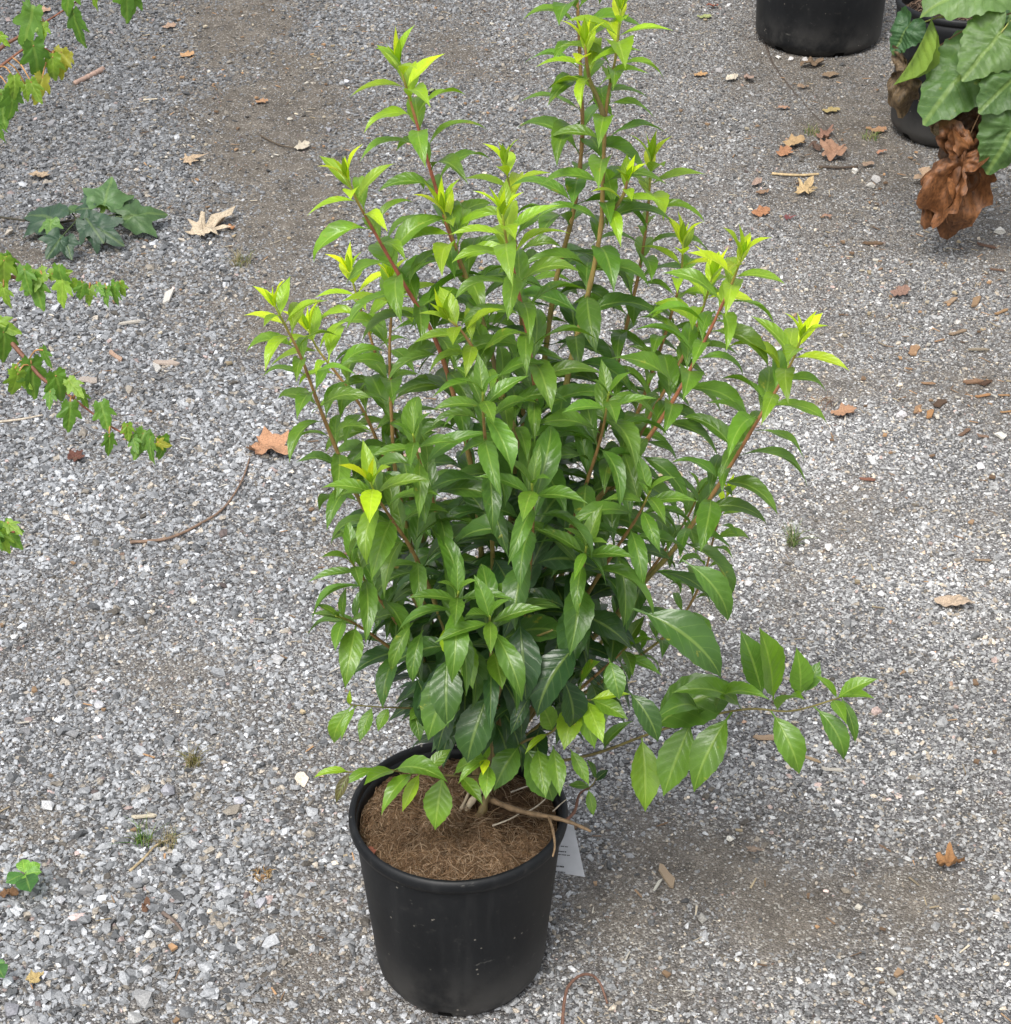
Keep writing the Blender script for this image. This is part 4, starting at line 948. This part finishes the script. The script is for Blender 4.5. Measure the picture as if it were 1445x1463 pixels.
# ------------------------------------------------------------------ fallen leaves, chips and twigs
M_DRYL = tint_material('fallen_leaf', .72, .3, 30, .38, .7, .003, obj_color=True)
OAK = lobed([(0, 1.0, .5), (.75, .62, .32), (-.75, .62, .32), (1.5, .5, .32), (-1.5, .5, .32), (2.4, .4, .4), (-2.4, .4, .4)], .04, 5, .24)
OVAL = lambda th: .5/math.sqrt((math.cos(th))**2*.30+(math.sin(th)/.42)**2*.25)*.55
SCRAP = lambda th: .72+.16*math.sin(2*th+1)+.12*math.sin(5*th)+.08*math.sin(9*th+2)
TAN = (.46, .33, .20); ORG = (.42, .19, .07); BRN = (.16, .085, .045); YEL = (.55, .40, .14); CRM = (.55, .48, .36); RED = (.30, .09, .045); PNK = (.36, .24, .18)
FALL = [(1371, 863, 104, -8, OVAL, (.50, .37, .25), .35, 'large pale dried leaf lying alone on light gravel'),
  # px centre, px length, angle (deg in picture), shape, colour, curl, label
 (272, 229, 58, 10, OAK, TAN, .35, 'tan fallen leaf on gravel above the lobed weed'),
 (296, 328, 92, 28, OAK, (.50, .40, .27), .4, 'pale curled oak-like leaf right of the lobed weed'),
 (330, 324, 24, -25, OVAL, ORG, .3, 'narrow orange leaf scrap touching the pale curled oak-like leaf'),
 (58, 249, 24, -20, SCRAP, TAN, .4, 'small tan leaf scrap between the maple leaves and lobed weed'),
 (434, 207, 20, 20, SCRAP, CRM, .4, 'crinkled cream leaf scrap at the end of a dark twig'),
 (382, 640, 74, -20, PLANE, (.50, .25, .12), .6, 'orange-tan lobed fallen leaf at the tip of the long twig'),
 (108, 654, 26, 40, PLANE, (.16, .06, .04), .4, 'small dark red-brown star-shaped leaf below the maple branch'),
 (8, 1272, 50, 190, OVAL, (.20, .10, .04), .8, 'curled brown leaf under the tiny bright seedling'),
 (47, 1392, 34, 30, PLANE, YEL, .5, 'small yellow fallen leaf on coarse gravel'),
 (208, 1286, 32, 80, OVAL, (.17, .085, .045), .9, 'curled dark brown leaf standing among coarse gravel'),
 (1075, 1215, 38, 0, OAK, (.34, .25, .18), .5, 'ragged tan leaf on brown dirt right of the pot'),
 (1353, 1236, 38, 200, SCRAP, (.42, .20, .06), 1.3, 'orange curled-up leaf on brown dirt'),
 (1020, 10, 30, 0, OVAL, RED, .5, 'red-brown leaf left of the large black pot'),
 (1008, 24, 20, 0, SCRAP, (.34, .38, .12), .2, 'pale green leaf scrap below the red-brown leaf'),
 (1003, 104, 20, 0, SCRAP, (.50, .28, .10), .3, 'small orange leaf near a cream leaf'),
 (1048, 108, 28, 30, OVAL, CRM, .4, 'cream leaf lying beside a pinkish leaf'),
 (1071, 111, 28, -60, OVAL, PNK, .4, 'pinkish tan leaf lying beside a cream leaf'),
 (1122, 150, 34, 5, OVAL, (.40, .22, .13), .5, 'orange-brown leaf below the large black pot'),
 (1190, 154, 24, 0, SCRAP, (.40, .30, .10), .3, 'yellow-brown leaf scrap beyond the dead leaf heap'),
 (1138, 202, 30, 10, SCRAP, (.44, .28, .12), .4, 'golden tan leaf at the edge of the dead leaf heap'),
 (1123, 215, 20, 20, SCRAP, (.42, .19, .08), .3, 'small orange scrap below the golden tan leaf'),
 (1178, 192, 32, 30, OAK, (.26, .13, .08), .7, 'crumpled brown leaf topping the dead leaf heap'),
 (1164, 208, 30, -20, OAK, (.13, .075, .05), .7, 'dark brown leaf at the bottom of the dead leaf heap'),
 (1190, 216, 28, 60, SCRAP, (.34, .18, .10), .7, 'rust-coloured scrap in the dead leaf heap'),
 (1206, 210, 26, 0, OVAL, (.40, .24, .15), .6, 'pinkish brown leaf on the right of the dead leaf heap'),
 (1262, 212, 26, 10, OVAL, (.42, .19, .10), .5, 'orange leaf against the foot of the ribbed-rim pot'),
 (1243, 231, 32, 10, OVAL, (.30, .20, .13), .5, 'dull brown leaf in front of the ribbed-rim pot'),
 (1258, 182, 22, 0, SCRAP, (.42, .22, .10), .4, 'small orange scrap beside the ribbed-rim pot'),
 (1092, 272, 34, 10, OVAL, (.27, .16, .09), .5, 'brown leaf left of the yellow torn leaf'),
 (1083, 259, 24, 40, OVAL, PNK, .5, 'pinkish bent leaf behind a brown leaf'),
 (1150, 272, 42, 50, OAK, (.52, .36, .16), .6, 'yellow-tan torn leaf below the pale stick'),
 (1090, 301, 24, 10, SCRAP, (.42, .18, .07), .5, 'orange scrap below a brown leaf'),
 (1126, 308, 28, 0, OAK, (.24, .07, .07), .4, 'dark red shredded leaf on gravel'),
 (1184, 306, 26, 0, OVAL, (.36, .20, .13), .4, 'pale rust leaf right of the dark red shreds'),
 (1333, 252, 56, 190, PLANE, (.44, .29, .17), .5, 'large tan fallen leaf under the hanging withered leaves'),
 (1210, 582, 34, 10, SCRAP, (.46, .24, .12), .4, 'orange leaf scrap right of the shrub tip'),
 (1165, 90, 60, 8, OVAL, (.17, .11, .06), .5, 'long dark brown leaf in front of the large pot'),
 (1190, 105, 44, 5, OVAL, (.24, .16, .09), .3, 'brown leaf between the two black pots'),
 (1150, 121, 30, 0, OVAL, (.3, .2, .12), .3, 'thin tan leaf below the large pot'),
 (1290, 415, 26, 10, SCRAP, (.3, .17, .12), .4, 'rust scrap above the wood chips'),
 (60, 12, 26, 0, SCRAP, (.42, .26, .16), .3, 'tan scrap behind the top maple leaves'),
 (268, 72, 20, 0, SCRAP, (.5, .28, .12), .3, 'orange scrap on gravel far beyond the weed'),
 (243, 30, 20, 10, SCRAP, (.40, .26, .17), .3, 'pinkish scrap on gravel beyond the orange one'),
 (620, 127, 34, 5, OVAL, (.28, .33, .12), .3, 'pale green fallen leaf behind the left shrub shoot'),
 (375, 140, 18, 0, SCRAP, (.42, .22, .1), .3, 'small orange scrap on the brown dirt strip'),
 (960, 678, 34, 0, SCRAP, (.46, .36, .22), .3, 'pale tan leaf seen through the shrub branches'),
 (600, 645, 44, 15, SCRAP, (.42, .26, .20), .3, 'pinkish leaf seen through the shrub stems'),
 (530, 1218, 16, 60, SCRAP, (.34, .10, .05), .5, None)]
for i, (x, y, L, ang, sh, c, cl, lab) in enumerate(FALL):
    inpot = lab is None; z = .258 if inpot else .012
    r = random.Random(900+i); ca, sa = math.cos(R(ang)), math.sin(R(ang))
    c0 = atZ(x, y, z); T_ = atZ(x+ca*L*.5, y-sa*L*.5, z); d = (T_-c0); d.z = 0; s = d.length
    # keep the real length sensible where the sight line is shallow
    s = min(s*1.15, L*.62/FPX*depth(c0)*1.6); d.normalize(); hh = gh(c0.x, c0.y) if not inpot else z-.008
    vs_, fs, uv = polar_leaf(sh, seg=40, rings=5, bendx=-.6*cl, bendy=-.9*cl, crumple=.30*cl+.08, seed=200+i)
    zc = min(v[2] for v in vs_); m = MB(); m.add(vs_, fs, (1, 1, 1), uv)
    o = m.obj('fallen_leaf', M_DRYL); n = Vector((r.uniform(-.15, .15), r.uniform(-.3, .1), 1)).normalized()
    M = frame((0, 0, 0), d, n, Vector((1, 0, 0))) @ Matrix.Scale(s, 4)
    zmin = min((M @ Vector(v)).z for v in vs_)
    o.matrix_basis = Matrix.Translation((c0.x-d.x*s*.12, c0.y-d.y*s*.12, hh+.005-zmin)) @ M
    gy = sum(c)/3; c = tuple(.82*v+.18*gy for v in c); o.color = (*c, 1); tag(o, lab or 'small red-brown leaf scrap on the coir at the pot rim', 'fallen leaf')
M_WOOD = tint_material('weathered_wood', .8, .25, 90, .45, .7, .002, obj_color=True)
def chip_mesh(seed, asp):
    r = random.Random(seed); m = MB(); n = 8; top, bot = [], []
    xs_ = [-.5, -.42, -.1, .3, .5, .40, .05, -.36]; ys_ = [.1, .5, .42, .5, -.15, -.5, -.38, -.5]
    for k in range(n):
        x, y = xs_[k]+r.uniform(-.07, .07), asp*(ys_[k]+r.uniform(-.14, .14))
        top.append((x*.98, y*.92, .035+asp*.07+r.uniform(-.015, .02)+.10*asp*abs(x))); bot.append((x, y, 0))
    m.add(top+bot, [tuple(range(n)), tuple(range(2*n-1, n-1, -1))]+[(k, n+k, n+(k+1) % n, (k+1) % n) for k in range(n)]); return m.mesh('wood_chip', M_WOOD, False)
CH = [chip_mesh(i, a_) for i, a_ in enumerate((.22, .3, .42, .5, .16))]
WCC = (.42, .26, .15); GRYC = (.40, .35, .28)
CHIPS = [(953, 1256, 36, -50, 1, (.38, .29, .20), 'tan wood chip on brown dirt right of the pot'), (205, 1160, 40, 8, 0, (.62, .55, .42), 'pale flat splinter beside the green grass tuft'),
 (238, 518, 36, 5, 1, (.46, .38, .32), 'grey-pink wood chip below the middle maple branch'), (224, 524, 16, -60, 1, (.6, .58, .54), 'white sliver touching the grey-pink chip'), (127, 546, 26, -15, 3, (.46, .40, .35), 'pale curved bark flake above the drooping maple leaves'), (165, 510, 24, -35, 0, (.44, .30, .22), 'pinkish sliver of wood left of the grey-pink chip'),
 (190, 460, 40, 12, 4, (.52, .48, .42), 'thin pale splinter below the upper maple branch'), (240, 422, 20, 70, 1, (.6, .57, .52), 'white chip on gravel right of the maple tip'), (1190, 1098, 34, 0, 0, (.6, .55, .47), 'white splinter under the low right branch'), (1095, 1052, 34, 0, 1, (.42, .30, .2), 'brown-tipped chip under the low right branch'), (1162, 1083, 30, -20, 4, (.45, .33, .2), 'thin tan splinter beside the white splinter'),
 (1415, 918, 10, 70, 0, (.5, .42, .33), 'thin chip standing on light gravel'), (1240, 682, 22, 0, 1, (.26, .12, .08), 'rust-brown chip with pale slivers on light gravel'), (940, 1268, 22, 60, 4, (.6, .58, .5), 'white sliver beside the tan wood chip'), (1405, 800, 26, 0, 0, (.33, .24, .16), 'small brown chip above the large pale dried leaf')]
for k, (x, y, L, ang, vi, c) in enumerate([(1308, 495, 18, 60, 3, WCC), (1328, 541, 24, 0, 1, WCC), (1330, 585, 20, 80, 1, (.5, .27, .12)), (1312, 578, 18, 70, 1, WCC), (1345, 570, 20, 40, 3, (.14, .09, .06)), (1392, 540, 34, 10, 1, (.30, .18, .11)), (1410, 542, 20, 30, 2, (.12, .07, .045)), (1406, 560, 30, 5, 0, (.46, .25, .12)), (1436, 560, 24, 5, 0, (.44, .26, .13)),
  (1380, 612, 26, 40, 0, (.24, .15, .10)), (1406, 617, 22, 0, 2, (.30, .20, .14)), (1370, 472, 34, 12, 0, (.34, .25, .17)), (1400, 496, 40, 3, 4, (.36, .30, .22)), (1440, 583, 26, 0, 0, (.48, .28, .13)), (1432, 445, 26, 20, 0, (.40, .25, .13)), (1395, 430, 22, 70, 1, (.36, .24, .14)), (1360, 428, 18, 30, 2, (.42, .30, .2)), (1344, 482, 20, 10, 0, (.46, .28, .16)), (1425, 385, 30, -5, 0, (.2, .12, .08)), (1248, 346, 34, 3, 1, (.2, .13, .08)), (1410, 350, 40, -10, 0, (.17, .10, .07)), (1300, 520, 14, 0, 2, WCC)]):
    CHIPS.append((x, y, L*.8, ang, vi, tuple(v*.8 for v in c), None))
for i, (x, y, L, ang, vi, c, lab) in enumerate(CHIPS):
    c0 = atZ(x, y, .008); T_ = atZ(x+math.cos(R(ang))*L*.5, y-math.sin(R(ang))*L*.5, .008); d = T_-c0; s = min(2.0*d.length, L*1.8/FPX*depth(c0))
    o = link(bpy.data.objects.new('wood_chip', CH[vi])); r = random.Random(i)
    o.location = (c0.x, c0.y, gh(c0.x, c0.y)+.004); o.rotation_euler = (r.uniform(-.15, .15), r.uniform(-.12, .12), math.atan2(d.y, d.x)); o.scale = (s, s, s); o.color = (*c, 1)
    tag(o, lab or ('dark brown' if sum(c) < .4 else ('brown' if c[0] < .30 else 'orange-tan'))+' wood chip on the dark gravel below the broad-leaved plant', 'wood chip', None if lab else 'wood chips on the dark gravel')
def ground_twig(name, pts, rad, c, label, cat='twig', taper=.5, z=.006):
    W = [atZ(p[0], p[1], p[2] if len(p) > 2 else z) for p in pts]
    W = [w_+Vector((0, 0, gh(w_.x, w_.y))) for w_ in W]
    Q = catmull(W, 7); n = len(Q); m = MB(); m.tube(Q, [rad*(1-taper*i/n)*(1+.12*math.sin(i*2.3)) for i in range(n)], 7, c)
    tag(m.obj(name, M_BARK), label, cat)
ground_twig('twig', [(186, 777), (240, 772), (285, 752), (320, 728), (345, 690), (357, 655)], .0032, (.22, .145, .10), 'long curved brown twig left of the shrub', taper=.6)
ground_twig('twig', [(372, 194), (400, 208), (428, 212)], .0026, (.10, .075, .05), 'short dark twig on the brown dirt strip')
ground_twig('twig', [(107, 118), (128, 108), (147, 98)], .0068, (.36, .25, .20), 'thick pinkish broken twig right of the top maple leaves', taper=-.3)
ground_twig('twig', [(-8, 608), (30, 604), (62, 598)], .0030, (.52, .45, .36), 'straight pale stick under the drooping maple branch')
ground_twig('twig', [(1103, 249), (1140, 251), (1170, 249)], .0034, (.48, .36, .2), 'straight pale stick above the yellow-tan torn leaf', taper=.1)
ground_twig('twig', [(1170, 238), (1200, 239), (1226, 237)], .0034, (.07, .05, .035), 'dark twig below the dead leaf heap', taper=.2)
ground_twig('dry_stem', [(803, 1480, .02), (806, 1440, .03), (812, 1415, .035), (828, 1400, .036), (845, 1399, .03), (858, 1412, .02), (868, 1440, .004)], 0.0024, (.15, .08, .055), 'reddish dry stem arching off the ground right of the pot', taper=.35)
ground_twig('twig', [(232, 1300), (248, 1312), (260, 1326)], .0032, (.16, .12, .1), 'short grey-brown stick among coarse gravel')
ground_twig('twig', [(185, 1240), (205, 1222), (222, 1204), (240, 1196)], .0022, (.42, .33, .2), 'straw-coloured stem running into the grass tufts')
ground_twig('twig', [(205, 143), (215, 142), (225, 141)], .003, (.5, .44, .34), 'small pale stick near the thick broken twig')
ground_twig('twig', [(1075, 395), (1130, 640), (1132, 641)][:1]+[(1096, 318), (1112, 319)], .0026, (.45, .38, .28), 'thin pale stick below the dark red shredded leaf') if False else None
# half-buried thin dark line running from the large pot, modelled like a root
ground_twig('root', [(1092, 60), (1104, 92), (1126, 122), (1158, 158), (1190, 192), (1214, 226)], .0050, (.075, .06, .048), 'thin dark line half buried from the large pot', 'root', taper=.3, z=-.0025)

# fine plant litter: straws, bark crumbs and slivers too many and small to count
lt_ = MB(); r = random.Random(77)
LC = [(.42, .34, .22), (.55, .48, .36), (.30, .20, .12), (.20, .13, .08), (.46, .28, .15), (.60, .56, .48)]
for k in range(1500):
    if r.random() < .42: x, y = r.gauss(1330, 150), r.gauss(300, 210)
    elif r.random() < .5: x, y = r.uniform(200, 760), abs(r.gauss(60, 190))
    else: x, y = r.uniform(-150, 1600), r.uniform(-60, 1500)
    if not (-250 < x < 1700 and -100 < y < 1500): continue
    p = atZ(x, y, .004); a_ = r.uniform(0, 6.283); L = r.uniform(.006, .022); p.z = gh(p.x, p.y)+r.uniform(.002, .006)
    if math.hypot(p.x, p.y) < .14 or math.hypot(p.x-G1.x, p.y-G1.y) < .2 or math.hypot(p.x-G2.x, p.y-G2.y) < .17: continue
    d = Vector((math.cos(a_), math.sin(a_), r.uniform(-.12, .12)))*L; sd_ = Vector((-d.y, d.x, 0)).normalized()
    cc = LC[r.randrange(6)]; m_ = r.uniform(.6, 1.1); w_ = r.uniform(.0007, .0016)
    if r.random() < .25: w_ *= 3.2; d *= .6
    q = [p-d*.5-sd_*w_, p-d*.5+sd_*w_, p+d*.5+sd_*w_*.6, p+d*.5-sd_*w_*.6]; up = Vector((0, 0, w_*.8))
    lt_.add(q+[v+up for v in q], [(4, 5, 6, 7), (0, 1, 5, 4), (1, 2, 6, 5), (2, 3, 7, 6), (3, 0, 4, 7)], tuple(v*m_ for v in cc))
tag(lt_.obj('plant_litter', M_GRASS, None, False), 'tiny straws, bark crumbs and slivers strewn over the gravel', 'litter', None, 'stuff')
